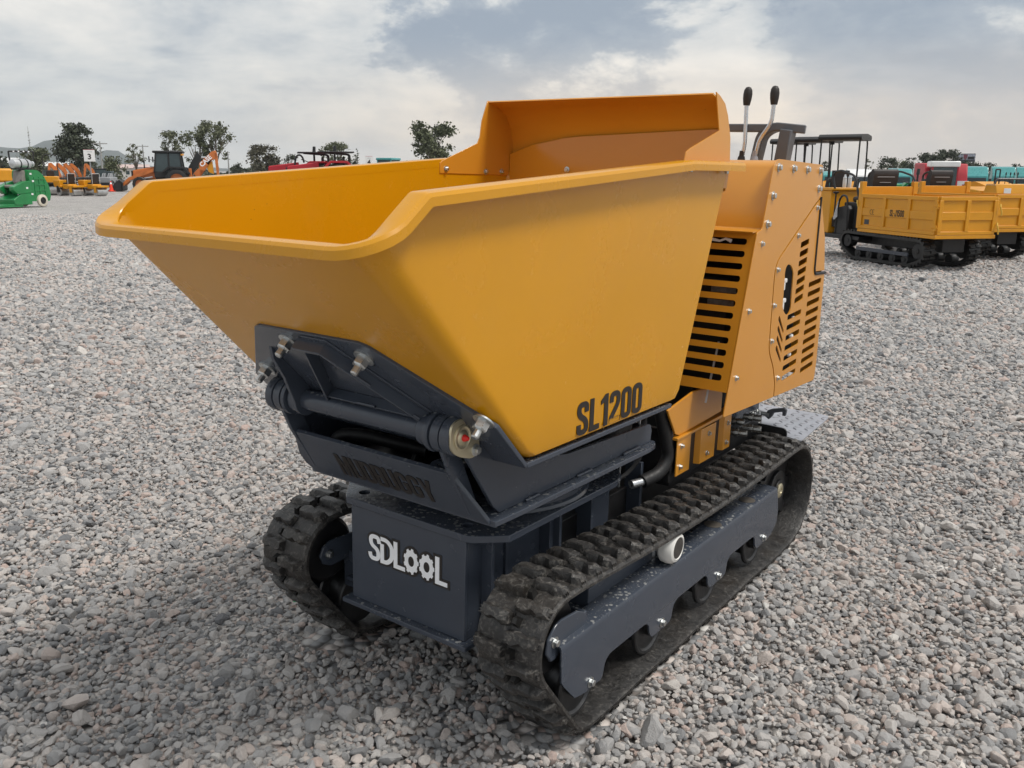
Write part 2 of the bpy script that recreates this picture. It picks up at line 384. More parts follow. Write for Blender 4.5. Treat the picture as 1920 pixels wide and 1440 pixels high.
def frame(o, xd, yd):
    xd = Vector(xd).normalized(); yd = Vector(yd).normalized(); nn = xd.cross(yd).normalized(); Mx = Matrix.Identity(4)
    for i in range(3): Mx[i][0] = xd[i]; Mx[i][1] = yd[i]; Mx[i][2] = nn[i]; Mx[i][3] = o[i]
    return Mx
def along(o, d):
    """matrix whose local Z points along d"""
    d = Vector(d).normalized(); a = d.orthogonal().normalized(); return frame(o, a, d.cross(a))
# ------------------------------------------------------------------ ground, gravel, hills, haze
def ground_mat():
    mt = bpy.data.materials.new('gravel_ground'); mt.use_nodes = True; k = NT(mt.node_tree); k.n.clear()
    out = k.add('ShaderNodeOutputMaterial'); b = k.add('ShaderNodeBsdfPrincipled'); k.l.new(b.outputs[0], out.inputs[0])
    pos = k.add('ShaderNodeNewGeometry').outputs['Position']
    v1 = k.add('ShaderNodeTexVoronoi', {'Vector': pos, 'Scale': 26.0}); v2 = k.add('ShaderNodeTexVoronoi', {'Vector': pos, 'Scale': 9.0})
    c1 = k.ramp(k.add('ShaderNodeSeparateColor', {0: v1.outputs['Color']}).outputs[0], STONE_RAMP, 'LINEAR')
    c2 = k.ramp(k.add('ShaderNodeSeparateColor', {0: v2.outputs['Color']}).outputs[1], [(0, C3(.27, .265, .26)), (.5, C3(.46, .445, .43)), (1, C3(.64, .615, .59))])
    far = k.mapr(k.add('ShaderNodeVectorMath', {0: pos, 1: tuple(CAM_POS)}, operation='DISTANCE').outputs['Value'], 14, 40)
    c = k.mix(k.math('MULTIPLY', far, 0.6), c1, c2)
    v3 = k.add('ShaderNodeTexVoronoi', {'Vector': pos, 'Scale': 2.6}); c3 = k.ramp(k.add('ShaderNodeSeparateColor', {0: v3.outputs['Color']}).outputs[2], [(0, C3(.33, .32, .31)), (1, C3(.55, .53, .51))])
    c = k.mix(k.math('MULTIPLY', far, 0.4), c, c3)
    pn = k.noise(pos, 0.16, 5, 0.6, 0.6)
    pn2 = k.noise(pos, 1.7, 6, 0.7)
    c = k.mix(k.mapr(pn, 0.4, 0.68, 0, 0.35), c, C3(0.33, 0.305, 0.29)); c = k.mix(k.mapr(pn2, 0.48, 0.66, 0, 0.45), c, C3(0.26, 0.245, 0.235))
    gap = k.mapr(v1.outputs['Distance'], 0.42, 0.75)
    c = k.mix(k.math('MULTIPLY', gap, 0.75), c, C3(0.05, 0.042, 0.036))
    k.set(b.inputs['Base Color'], c); b.inputs['Roughness'].default_value = 0.85
    bn = k.add('ShaderNodeBump', {'Strength': 1.0, 'Distance': 0.02, 'Height': k.math('SUBTRACT', 1.0, v1.outputs['Distance'])})
    k.l.new(bn.outputs[0], b.inputs['Normal']); return mt
STONE_RAMP = [(0.0, C3(0.17, 0.175, 0.185)), (0.14, C3(0.32, 0.325, 0.33)), (0.34, C3(0.46, 0.455, 0.45)), (0.56, C3(0.57, 0.545, 0.52)), (0.74, C3(0.64, 0.57, 0.525)), (0.86, C3(0.56, 0.435, 0.385)), (0.93, C3(0.67, 0.64, 0.60)), (1.0, C3(0.76, 0.745, 0.715))]
mb = MB(); NN = 96
R0 = [0, 4, 12, 40, 150, 600, 2500, 9000]
rings = [[(CAM_POS.x + max(r, 1e-3) * math.cos(2 * PI * i / NN), CAM_POS.y + max(r, 1e-3) * math.sin(2 * PI * i / NN), -0.022) for i in range(NN)] for r in R0]
mb.loft(rings, False)
ground = mb.build('ground', ground_mat(), None, kind='structure')

def stone_mat():
    mt = bpy.data.materials.new('crushed_stone'); mt.use_nodes = True; k = NT(mt.node_tree); k.n.clear()
    out = k.add('ShaderNodeOutputMaterial'); b = k.add('ShaderNodeBsdfPrincipled'); k.l.new(b.outputs[0], out.inputs[0])
    at = k.add('ShaderNodeAttribute', attribute_type='INSTANCER', attribute_name='tint'); t = at.outputs['Fac']
    c = k.ramp(t, STONE_RAMP)
    tc = k.add('ShaderNodeTexCoord').outputs['Object']
    vv = k.add('ShaderNodeVectorMath', {0: tc, 1: k.add('ShaderNodeCombineXYZ', {0: t, 1: k.math('MULTIPLY', t, 17.0), 2: k.math('MULTIPLY', t, 31.0)}).outputs[0]}, operation='ADD').outputs[0]
    n = k.noise(vv, 1.6, 5, 0.65); n2 = k.noise(vv, 9, 4, 0.7)
    c = k.mix(k.mapr(n, 0.3, 0.7, 0, 0.5), c, k.mix(1.0, c, C3(0.72, 0.70, 0.70), 'MULTIPLY'))
    c = k.mix(k.mapr(n2, 0.55, 0.7, 0, 0.45), c, C3(0.52, 0.50, 0.47))
    c = k.mix(k.mapr(n2, 0.42, 0.3, 0, 0.4), c, C3(0.12, 0.115, 0.11))
    k.set(b.inputs['Base Color'], c); b.inputs['Roughness'].default_value = 0.78
    bn = k.add('ShaderNodeBump', {'Strength': 0.5, 'Distance': 0.06, 'Height': n2}); k.l.new(bn.outputs[0], b.inputs['Normal'])
    return mt
SM = stone_mat(); stones = bpy.data.collections.new('stone_shapes')
for q in range(14):
    bm = bmesh.new(); bmesh.ops.create_icosphere(bm, subdivisions=3 if q < 8 else 2, radius=1.0)
    ax = np.array([1.0, RNG.uniform(0.62, 0.95), RNG.uniform(0.45, 0.8)]); pl = []
    for _ in range(RNG.integers(9, 15)):
        nn = RNG.normal(size=3); nn /= np.linalg.norm(nn); pl.append((nn, RNG.uniform(0.50, 0.82)))
    off = RNG.uniform(-50, 50, 3)
    for v in bm.verts:
        p = np.array(v.co)
        for nn, dd in pl:
            e = p @ nn - dd
            if e > 0: p = p - nn * e * 0.985
        p = p * ax * 1.22
        from mathutils import noise as mnoise
        p = p * (1 + 0.06 * mnoise.noise(Vector(p * 2.2 + off)) + 0.04 * mnoise.noise(Vector(p * 6 + off)))
        v.co = Vector(p)
    me = bpy.data.meshes.new('stone'); bm.to_mesh(me); bm.free(); me.materials.append(SM)
    me.polygons.foreach_set('use_smooth', [True] * len(me.polygons)); me.set_sharp_from_angle(angle=math.radians(20))
    o = bpy.data.objects.new('stone', me); stones.objects.link(o)

def scatter():
    P = []; S = []; T = []
    cx, cy = CAM_POS.x, CAM_POS.y; heading = CAM_YAW + PI / 2
    r = 0.9
    while r < 33:
        sp = 0.0160 * (1.0 if r < 4.5 else (r / 4.5) ** 0.66)
        half = (0.95 if r < 14 else 0.8) if r > 3 else 1.4
        n = int(2 * half * r / sp)
        th = heading + np.linspace(-half, half, n) + RNG.uniform(-.5, .5, n) * sp / r
        rr = r + RNG.uniform(-.6, .6, n) * sp
        P.append(np.stack([cx + rr * np.cos(th), cy + rr * np.sin(th)], 1)); S.append(np.full(n, sp))
        r += sp
    P = np.concatenate(P); S = np.concatenate(S); n = len(P)
    size = S / 0.0160 * 0.0088 * np.exp(RNG.normal(0, 0.38, n)); size = np.clip(size, 0.0045, 0.040)
    big = RNG.random(n) < 0.03; size[big] *= 1.6
    z = -0.022 + size * 0.45 + RNG.uniform(0, 0.008, n)
    # gentle undulation of the bed
    z += 0.008 * np.sin(P[:, 0] * 2.1 + 1.3 * np.sin(P[:, 1] * 1.7)) * np.cos(P[:, 1] * 1.9)
    for sgn in (1, -1):
        under = (np.abs(P[:, 0] * sgn - 0.405) < 0.125) & (P[:, 1] > 0.02) & (P[:, 1] < 1.86)
        z[under] -= 0.024
        e = np.abs(P[:, 0] * sgn - 0.405); al = (P[:, 1] > -0.02) & (P[:, 1] < 1.92)
        z += np.where(al & (e > 0.10), 0.016 * np.exp(-((e - 0.125) / 0.045) ** 2), 0)
        fr = np.hypot((P[:, 0] * sgn - 0.405) / 1.6, P[:, 1] - 0.06); z += np.where((P[:, 1] < 0.06) & (np.abs(P[:, 0] * sgn - .405) < .13), 0.018 * np.exp(-((P[:, 1] + 0.0) / 0.06) ** 2), 0)
    patch = np.sin(P[:, 0] * 0.9 + 2 * np.sin(P[:, 1] * .6)) * np.sin(P[:, 1] * 1.1 + 1.2)
    tint = np.clip(RNG.beta(1.7, 1.9, n) + patch * 0.05, 0, 1)
    keep = RNG.random(n) > 0.03
    P, z, size, tint = P[keep], z[keep], size[keep], tint[keep]; n = len(P)
    me = bpy.data.meshes.new('gravel'); me.vertices.add(n)
    me.vertices.foreach_set('co', np.stack([P[:, 0], P[:, 1], z], 1).ravel())
    rot = np.stack([RNG.normal(0, .35, n), RNG.normal(0, .35, n), RNG.uniform(0, 2 * PI, n)], 1)
    for nm, ty, dat in (('rot', 'FLOAT_VECTOR', rot.ravel()), ('scl', 'FLOAT', size), ('tint', 'FLOAT', tint), ('idx', 'INT', RNG.integers(0, 14, n))):
        a = me.attributes.new(nm, ty, 'POINT'); a.data.foreach_set('vector' if ty == 'FLOAT_VECTOR' else 'value', dat.astype(np.int32 if ty == 'INT' else np.float32))
    o = bpy.data.objects.new('gravel', me); COL.objects.link(o); o['kind'] = 'stuff'; o['label'] = 'loose grey and pinkish crushed stone gravel covering the yard'
    ng = bpy.data.node_groups.new('scatter_stones', 'GeometryNodeTree')
    ng.interface.new_socket('Geometry', in_out='INPUT', socket_type='NodeSocketGeometry'); ng.interface.new_socket('Geometry', in_out='OUTPUT', socket_type='NodeSocketGeometry')
    N = ng.nodes; L = ng.links
    gi = N.new('NodeGroupInput'); go = N.new('NodeGroupOutput'); ip = N.new('GeometryNodeInstanceOnPoints')
    ci = N.new('GeometryNodeCollectionInfo'); ci.inputs['Collection'].default_value = stones; ci.inputs['Separate Children'].default_value = True; ci.inputs['Reset Children'].default_value = True
    def na(nm, ty):
        a = N.new('GeometryNodeInputNamedAttribute'); a.data_type = ty; a.inputs['Name'].default_value = nm; return a.outputs['Attribute']
    er = N.new('FunctionNodeEulerToRotation')
    L.new(gi.outputs[0], ip.inputs['Points']); L.new(ci.outputs[0], ip.inputs['Instance']); ip.inputs['Pick Instance'].default_value = True
    L.new(na('idx', 'INT'), ip.inputs['Instance Index']); L.new(na('rot', 'FLOAT_VECTOR'), er.inputs[0]); L.new(er.outputs[0], ip.inputs['Rotation']); L.new(na('scl', 'FLOAT'), ip.inputs['Scale'])
    L.new(ip.outputs[0], go.inputs[0])
    md = o.modifiers.new('scatter', 'NODES'); md.node_group = ng
    return n
print('stones', scatter())

def polar(bearing, dist, z=0.0):
    """a spot on the yard by compass bearing (degrees right of the photographer's heading) and distance"""
    a = CAM_YAW - math.radians(bearing)
    return Vector((CAM_POS.x - math.sin(a) * dist, CAM_POS.y + math.cos(a) * dist, z))
HEAD = CAM_YAW + PI / 2                       # world angle of the heading; vehicles are built facing +X
# ------------------------------------------------------------------ the tracked skip dumper
dumper = thing('tracked_dumper', 'large yellow tracked skip dumper in the foreground with its empty hopper facing left', 'mini dumper', (-0.0033, 0.0008, 0.0141))
dumper.rotation_euler = (-0.01659, 0.01114, -0.00456)
D = dumper

def bolt_mesh(name, r, h, washer=True, stud=0.0):
    mb = MB()
    if washer: mb.lathe((0, 0, 0), (0, 0, 1), [(r * 1.5, 0), (r * 1.5, r * .22), (r * 1.15, r * .3)], 14)
    z0 = r * .3 if washer else 0
    mb.lathe((0, 0, z0), (0, 0, 1), [(r, 0), (r, h * .85), (r * .84, h)], 6)
    if stud: mb.lathe((0, 0, z0 + h), (0, 0, 1), [(r * .55, -.001), (r * .55, stud * .85), (r * .4, stud)], 10)
    me = mb.mesh(name, sharp=30); me.materials.append(ZINC); return me
BOLT = bolt_mesh('bolt', 0.0070, 0.007); BOLT_S = bolt_mesh('bolt', 0.0065, 0.007); BOLT_L = bolt_mesh('bolt', 0.0098, 0.009); NUT = bolt_mesh('stud_bolt', 0.0172, 0.021, True, 0.021)

BACKP = paint_mat('glossy_back_plate', (0.58, 0.245, 0.015), 0.2, 0.15)
# ---- hopper -------------------------------------------------------
HX = 0.416
def hopper_ring(t):
    """points round the skip at height fraction t (0 floor, 1 rim); plan corner radii at the front"""
    top = []; bot = []
    yf_t, yf_b, yr_t, yr_b = -0.537, -0.030, 1.000, 0.765
    rt, rb = 0.046, 0.030
    rim = lambda y: float(np.interp(y, [-0.545, -0.425, 0.66, 1.0], [1.277, 1.371, 1.461, 1.463]))
    ys_t = [-0.475, -0.40, -0.25, -0.1, 0.1, 0.3, 0.5, 0.66, 0.85, 0.985]; ys_b = [0.020, 0.055, 0.10, 0.17, 0.27, 0.37, 0.48, 0.58, 0.67, 0.735]
    for f_ in (0, .015, .15, .3, .5, .7, .85, .985, 1): top.append((-HX + rt + (2 * HX - 2 * rt) * f_, yf_t)); bot.append((-HX + rb + (2 * HX - 2 * rb) * f_, yf_b))
    for i in range(1, 9):
        a = -PI / 2 + PI / 2 * i / 8
        top.append((HX - rt + rt * math.cos(a), yf_t + rt + rt * math.sin(a))); bot.append((HX - rb + rb * math.cos(a), yf_b + rb + rb * math.sin(a)))
    for a, b in zip(ys_t, ys_b): top.append((HX, a)); bot.append((HX, b))
    for i in range(7): top.append((HX - 0.012 - (2 * HX - .024) * i / 6, yr_t)); bot.append((HX - 0.02 - (2 * HX - .04) * i / 6, yr_b))
    for a, b in zip(reversed(ys_t), reversed(ys_b)): top.append((-HX, a)); bot.append((-HX, b))
    for i in range(8, 0, -1):
        a = -PI / 2 + PI / 2 * i / 8
        top.append((-HX + rt - rt * math.cos(a), yf_t + rt + rt * math.sin(a))); bot.append((-HX + rb - rb * math.cos(a), yf_b + rb + rb * math.sin(a)))
    zb = 0.774; R = []
    for (xt, yt), (xb, yb) in zip(top, bot):
        zt = rim(yt); R.append(Vector((xb + (xt - xb) * t, yb + (yt - yb) * t, zb + (zt - zb) * t)))
    return R
def inset_ring(R, dz, d):
    c = Vector((0, 0.36, 0)); out = []
    for p in R:
        q = Vector((p.x, p.y, 0)) - c
        sx = (HX - d) / HX; sy = (0.40 - d) / 0.40
        out.append(Vector((p.x * sx, c.y + (p.y - c.y) * sy, p.z + dz)))
    return out
mb = MB()
R_ = hopper_ring(0)
rings = [inset_ring(R_, 0.0, 0.028), inset_ring(R_, 0.0028, 0.014), inset_ring(R_, 0.010, 0.004)] + [hopper_ring(t) for t in (0.05, .2, .4, .6, .8, .95, 1.0)]
b = [mb.addv(r) for r in rings]; n = len(R_)
for a in range(len(rings) - 1):
    for j in range(n): mb.f.append((b[a] + j, b[a] + (j + 1) % n, b[a + 1] + (j + 1) % n, b[a + 1] + j))
mb.f.append(tuple(b[0] + j for j in range(n - 1, -1, -1)))
hopper = mb.build('hopper', YEL, D, sharp=32)
so = hopper.modifiers.new('plate', 'SOLIDIFY'); so.thickness = 0.006; so.offset = -1; so.use_rim = False
# folded rim: a box strip swept round the open top
path = [(-0.425, 1.020, 1.478), (-0.425, .66, 1.473), (-0.425, -.425, 1.385), (-.425, -.545, 1.292), (.425, -.545, 1.292), (.425, -.425, 1.385), (.425, .66, 1.473), (.425, 1.020, 1.478)]
pf = fillet(path, [0, .02, .008, .11, .11, .008, .02, 0], False, 7)
rg = []
for i, p in enumerate(pf):
    t = (pf[min(i + 1, len(pf) - 1)] - pf[max(i - 1, 0)]).normalized()
    o_ = Vector((t.y, -t.x, 0)) * 1.0
    o_.normalize(); o_ = -o_ if (o_.x * p.x + o_.y * (p.y - .3)) < 0 else o_
    up = o_.cross(t); up = -up if up.z < 0 else up; up.normalize()
    q = lambda a, c: p + o_ * a + up * c
    rg.append([q(-0.0155, -0.002), q(-0.0135, 0.0), q(0.022, 0.001), q(0.030, -0.002), q(0.034, -0.009), q(0.034, -0.026), q(-0.0155, -0.025)])
mb = MB(); mb.loft(rg); rim = mb.build('rim', YEL, hopper, sharp=24)
# splash guard
prof = [(1.000, 1.395), (1.004, 1.47), (1.000, 1.53), (0.985, 1.585), (0.955, 1.627), (0.915, 1.652), (0.855, 1.668)]
mb = MB()
for sgn, h0 in ((1, 0), ):
    ra = [[(-.408, y, z) for y, z in prof] + [(-.408, y - .004, z - .004) for y, z in reversed(prof)], [(.408, y, z) for y, z in prof] + [(.408, y - .004, z - .004) for y, z in reversed(prof)]]
    mb.loft(ra)
guard = mb.build('splash_guard', ORA, hopper, sharp=40)
mb = MB(); mb.prism([(-.405, 1.40), (.405, 1.40), (.405, 1.575), (.275, 1.571), (.068, 1.563), (-.10, 1.557), (-.178, 1.551), (-.311, 1.528), (-.405, 1.498)], 'y', .975, .979); mb.build('back_plate', BACKP, hopper, .001)
mb = MB()
wl = [(.600, 1.424), (.600, 1.456), (.612, 1.464), (.793, 1.527), (.806, 1.548), (.815, 1.60), (.845, 1.668), (.86, 1.669), (.918, 1.653), (.958, 1.628), (.988, 1.586), (1.003, 1.53), (1.007, 1.47), (1.0, 1.424)]
mb.prism(wl, 'x', -.411, -.407); mb.build('guard_wing', ORA, hopper, 0.001); mb = MB()
mb.prism([(.690, 1.40), (.690, 1.472), (.700, 1.497), (.725, 1.508)] + [(.912, 1.566), (.872, 1.672), (.90, 1.664), (.94, 1.645), (.968, 1.612), (.998, 1.55), (1.010, 1.47), (1.0, 1.40)], 'x', .407, .411)
mb.build('guard_wing', ORA, hopper, 0.001)
for y, z, x in [(.630, 1.438, -.407), (.84, 1.434, -.407), (.93, 1.436, -.407)]: inst('bolt', BOLT, hopper, mat4=along((x, y, z), (1, 0, 0)))
for x in (-.16,): inst('bolt', BOLT, hopper, mat4=along((x, .974, 1.447), (0, -1, 0)))
for y in (.69, .94): inst('bolt', BOLT, hopper, mat4=along((.432, y, 1.452), (0, 0, -1)))
lettering('SL1200', (HX + 0.0005, 0.172, 0.790), (0, 1, 0.0), (0, 0.0, 1), 0.086, BLACKV, hopper, width=1.36, gap=.055)

# ---- hopper mount (pentagon plate folded under the skip) --------------
nf = Vector((0, -(1.276 - .774), -(.515 - .030))).normalized()          # outward normal of the sloping front
def fp(x, s, h=0.0):                                                   # point on the slope: s from 0 (floor edge) to 1 (rim)
    return Vector((x, -.030 - .485 * s, .774 + .502 * s)) + nf * h
mount_poly = [(-.412, -.01), (.412, -.01), (.412, .23), (.19, .575), (.165, .59), (-.165, .59), (-.19, .575), (-.412, .23)]
mb = MB(); mb.poly(mount_poly, [], lambda u, v, h: fp(u, v, h), 0.001, 0.013)
mount = mb.build('hopper_mount', GREY, D, 0.002)
mb = MB(); mb.bx(-.412, .412, -.028, .715, .7585, .7715); mb.build('base_bar', GREY, mount, 0.002)
for x, s in [(-.092, .530), (.150, .515), (-.315, .30), (.392, .270)]:
    inst('stud_bolt', NUT, mount, mat4=along(fp(x, s, .013), nf))
for y in (.17, .58): inst('stud_bolt', bolt_mesh('stud_bolt', .011, .012, True, .010) if y < .2 else bpy.data.meshes['stud_bolt.001'], mount, mat4=along((.365, y, .758), (0, 0, -1)))

# ---- tipping frame: bosses, cross tube, gusset box -----------------
BY, BZ = -.155, .844
mb = MB(); mb.cyl((-.20, BY, BZ), (.20, BY, BZ), .027, n=20)
tip = mb.build('tipping_frame', GREY, D)
for sx in (-1, 1):
    mb = MB()
    prof = [(.036, .208), (.038, .211), (.038, .232), (.034, .233), (.034, .237), (.046, .238), (.047, .241), (.047, .249), (.045, .252), (.036, .253), (.036, .258), (.044, .259), (.044, .283), (.039, .284), (.039, .287), (.045, .288), (.046, .291), (.046, .311), (.043, .314)]
    mb.lathe((0, BY, BZ), (sx, 0, 0), prof, 28); bo = mb.build('pivot_boss', GREY, tip, sharp=30)
    mb = MB(); mb.lathe((sx * .2075, BY, BZ), (-sx, 0, 0), [(.019, -.002), (.019, .001), (.0165, .0015), (.0165, -.004)], 18); mb.build('pivot_pin', BRASS, bo)
    # ear from the boss up to the mount plate
    mb = MB()
    bt, bh = .137, .041
    P = [(.060, .013)] + [(bt + .042 * math.cos(a), bh + .042 * math.sin(a)) for a in np.linspace(math.radians(200), math.radians(48), 12)] + [(.235, .045), (.30, .030), (.325, .013)] if sx < 0 else [(.060, .013)] + [(bt + .042 * math.cos(a), bh + .042 * math.sin(a)) for a in np.linspace(math.radians(200), math.radians(60), 12)] + [(.20, .013)]
    mb.poly(P, [], lambda u, v, h: fp(h, u / .698, v), sx * .196, sx * .207)
    if sx < 0: mb.build('ear_plate', GREY, tip, 0.0015)
def rib(P, th, h0, h1):
    mb = MB(); A = []; 
    o_, _h = stroke(P, th); mb.poly(o_, [], lambda u, v, h: fp(u, v / .698, h), h0, h1); return mb
rib([(-.042, .388), (.052, .388), (.222, .158)], .008, .013, .045).build('gusset', GREY, tip, 0.0015)
rib([(-.003, .383), (-.112, .135)], .006, .0131, .044).build('gusset', GREY, tip, 0.001)
rib([(-.11, .178), (.20, .178)], .006, .0132, .04).build('gusset', GREY, tip, 0.001)
mb = MB(); mb.poly([(-.02, .405), (.062, .405), (.235, .175), (.225, .163), (.055, .390), (-.02, .390)], [], lambda u, v, h: fp(u, v / .698, h), .013, .017); mb.build('gusset_backing', GREY, tip, 0.001)
for P in ([(.105, .322), (.135, .283)], [(.02, .184), (.08, .184)], [(.205, .188), (.215, .175)]):
    mb = MB(); mb.tube([fp(P[0][0] + (P[1][0] - P[0][0]) * q / 9, (P[0][1] + (P[1][1] - P[0][1]) * q / 9) / .698 + .004, .040) for q in range(10)], [.003 + .0012 * (q % 2) for q in range(10)], 6); mb.build('weld_bead', GREY, tip, sharp=60)
# retaining flange with the red-capped grease nipple on the near boss
mb = MB()
fo = fillet([(-.040, .036), (-.040, -.024), (-.007, -.046), (.036, -.058), (.060, -.050), (.062, -.028), (.046, .024), (.0, .047)], .03, True, 5)
mb.poly([tuple(p) for p in fo], [], lambda u, v, h: (h, BY + u, BZ + v), .314, .320)
mb.lathe((.320, BY, BZ), (1, 0, 0), [(.030, 0), (.030, .002), (.026, .003), (.022, .001), (.018, .001), (.014, .004), (.009, .005)], 24)
keeper = mb.build('keeper_plate', BRASS, tip, sharp=30)
mb = MB(); mb.lathe((.323, BY, BZ), (1, 0, 0), [(.0085, 0), (.0085, .004), (.006, .010), (.0045, .014), (.002, .016)], 12); mb.build('grease_cap', RED, keeper)
inst('bolt', BOLT_L, keeper, mat4=along((.320, BY + .047, BZ - .040), (1, 0, 0)))

# ---- slewing upper frame with the MUDBUGGY cross plate ---------------
upper = thing_part = None
mb = MB()
out = [(-.345, .02), (-.33, -.03), (-.30, -.058), (.30, -.058), (.345, -.058), (.348, .05), (.348, .72), (.342, .765), (.325, .795), (.29, .808), (-.29, .808), (-.325, .795), (-.345, .75)]
mb.prism(out, 'z', .603, .618)
frame_up = mb.build('slewing_frame', GREY, D, 0.002)
mp0 = Vector((0, -.142, .742)); mp1 = Vector((0, -.062, .609)); mdir = (mp0 - mp1).normalized(); mn = Vector((0, -mdir.z, mdir.y))
mb = MB()
mpo = [(-.29, 0), (.334, 0), (.272, .155), (-.271, .155), (-.300, .105), (-.312, .03)]
mb.poly([(-.285, -.002), (.330, -.002), (.274, .155), (-.274, .155), (-.312, .06), (-.308, .025)], [], lambda u, v, h: mp1 + Vector((u, 0, 0)) + mdir * v + mn * h, -.012, 0.0)
plate = mb.build('cross_plate', GREY, frame_up, 0.002)
lettering('MUDBUGGY', mp1 + Vector((-.150, 0, 0)) + mdir * .026 + mn * .0004, (1, 0, 0), mdir, .080, BLACKV, plate, width=.98, gap=.045)
for sx in (-1, 1):
    mb = MB()   # fork cheek holding the boss, and the long side plate
    mb.prism([(BY - .030, BZ - .020), (-.150, .748), (-.068, .618), (-.035, .618), (-.115, .79), (BY + .034, BZ - .018), (BY + .03, BZ + .02), (BY - .02, BZ + .03)], 'x', sx * .268, sx * .280)
    mb.build('fork_cheek', GREY, frame_up, 0.002)
    mb = MB()
    mb.prism([(-.075, .815), (-.135, .790), (-.03, .64), (-.005, .618), (.78, .618), (.785, .655), (.775, .675), (.755, .680), (.30, .695), (.10, .735), (.03, .757), (-.03, .765)], 'x', sx * .305, sx * .317)
    mb.build('side_plate', GREY, frame_up, 0.002)
    for y0, y1 in ((.10, .155), (.345, .415), (.60, .70)):           # weld beads along the plate foot
        mb = MB()
        mb.tube([(sx * (.320 + .001 * (i % 2)), y0 + (y1 - y0) * i / 14, .6195 + .002 * (i % 2)) for i in range(15)], [.0045 + .0015 * ((i * 7) % 3) / 2 for i in range(15)], 7)
        mb.build('weld_bead', GREY, frame_up, sharp=60)
mb = MB()
mb.bx(-.24, .24, .18, .80, .618, .74); mb.bx(-.24, .24, .06, .18, .618, .66)
for x in (-.03, .10): mb.prism([(.02, .62), (.18, .62), (.18, .74), (.10, .74)], 'x', x, x + .014)
mb.build('dark_cavity_fill', DARK, frame_up, .002)  # black blocks added to fill the shaded cavity under the hopper
mb = MB(); mb.cyl((.15, -.045, .70), (.12, .3, .68), .026, n=18); mb.cyl((.15, -.052, .70), (.15, -.04, .70), .018, n=18)
mb.build('tipping_ram', GREY, frame_up)
mb = MB(); mb.tube(fillet([(-.19, -.075, .665), (-.19, -.07, .735), (-.13, -.03, .735), (.02, .06, .70)], .05), .017, 12); mb.lathe((-.19, -.075, .66), (0, 0, 1), [(.019, 0), (.019, .03), (.022, .031), (.022, .045)], 12)
mb.build('ram_hose', HOSE, frame_up)
mb = MB(); mb.cyl((0, .37, .534), (0, .37, .604), .285, n=64); mb.lathe((0, .37, .534), (0, 0, 1), [(.297, 0), (.293, .008), (.286, .012)], 64, False)
mb.build('slewing_ring', GREY, frame_up, sharp=30)
mb = MB(); mb.tube([(.289 * math.cos(a), .37 + .289 * math.sin(a), .537 + .0012 * math.sin(a * 60)) for a in np.linspace(-1.9, .6, 90)], [.0035 + .002 * abs(math.sin(i * 1.7)) for i in range(90)], 6)
mb.build('weld_bead', GREY, frame_up, sharp=60)

# ---- chassis --------------------------------------------------------
mb = MB(); mb.bx(-.208, .208, 0, .012, .2285, .5135); mb.bx(-.2065, .2065, .012, .34, .2285, .5135)
chassis = mb.build('chassis', GREY, D, .002)
mb = MB(); mb.prism([(-.228, -.022), (.228, -.022), (.228, .36), (-.228, .36)], 'z', .214, .228); mb.build('bottom_flange', GREY, chassis, .002)
mb = MB()
tp = [(-.305, .085), (-.235, .005), (-.215, -.012), (.215, -.012), (.235, -.004), (.303, .06), (.303, .60), (.285, .66), (.24, .715), (-.24, .715), (-.303, .64)]
mb.prism(tp, 'z', .514, .5335, [circ(-.200, .045, .016, 16), circ(.176, .045, .016, 16), circ(.2, .64, .016, 16)])
mb.build('turntable_plate', GREY, chassis, .002)
for sx in (-1, 1):
    for y0, y1, w in ((.07, .082, .24), (.165, .18, .215), (.34, .36, .24), (.36, .372, .26), (.55, .565, .25), (.56, .70, .225), (.86, .875, .25)):
        MB().bx(*sorted((sx * .19, sx * w)), y0, y1, .24, .5135).build('chassis_rib', GREY, chassis, .0015)
mb = MB(); mb.bx(-.20, .20, .34, 1.75, .24, .42); mb.bx(-.31, .31, .95, 1.75, .42, .50); mb.bx(-.28, .28, 1.30, 1.82, .50, .63)
mb.bx(-.30, .30, .45, .62, .20, .30); mb.bx(-.30, .30, 1.2, 1.4, .20, .30)
mb.build('frame_rail', DARK, chassis, .003)
mb = MB(); mb.tube(fillet([(.285, .885, .72), (.297, .915, .62), (.305, .945, .525), (.298, .90, .478), (.272, .83, .462)], .07, n=8), .022, 14)
mb.build('hydraulic_hose', HOSE, chassis)
mb = MB(); mb.tube(fillet([(.25, .86, .72), (.262, .85, .55), (.22, .80, .47), (.18, .7, .46)], .1, n=8), .007, 8); mb.tube([(.12, .9, .75), (.13, .93, .62), (.05, .95, .5)], .012, 8); mb.tube([(.04, .9, .75), (.03, .93, .62), (-.05, .95, .5)], .012, 8)
mb.build('hydraulic_hose', HOSE, chassis)
mb = MB(); mb.cyl((.272, .83, .462), (.255, .785, .460), .014, n=14); mb.build('hose_ferrule', STEEL, chassis)
mb = MB(); mb.bx(.232, .238, .735, .742, .46, .60); mb.build('strap', STEEL, chassis); MB().bx(.296, .302, .73, .736, .68, .75).build('strap', STEEL, chassis)
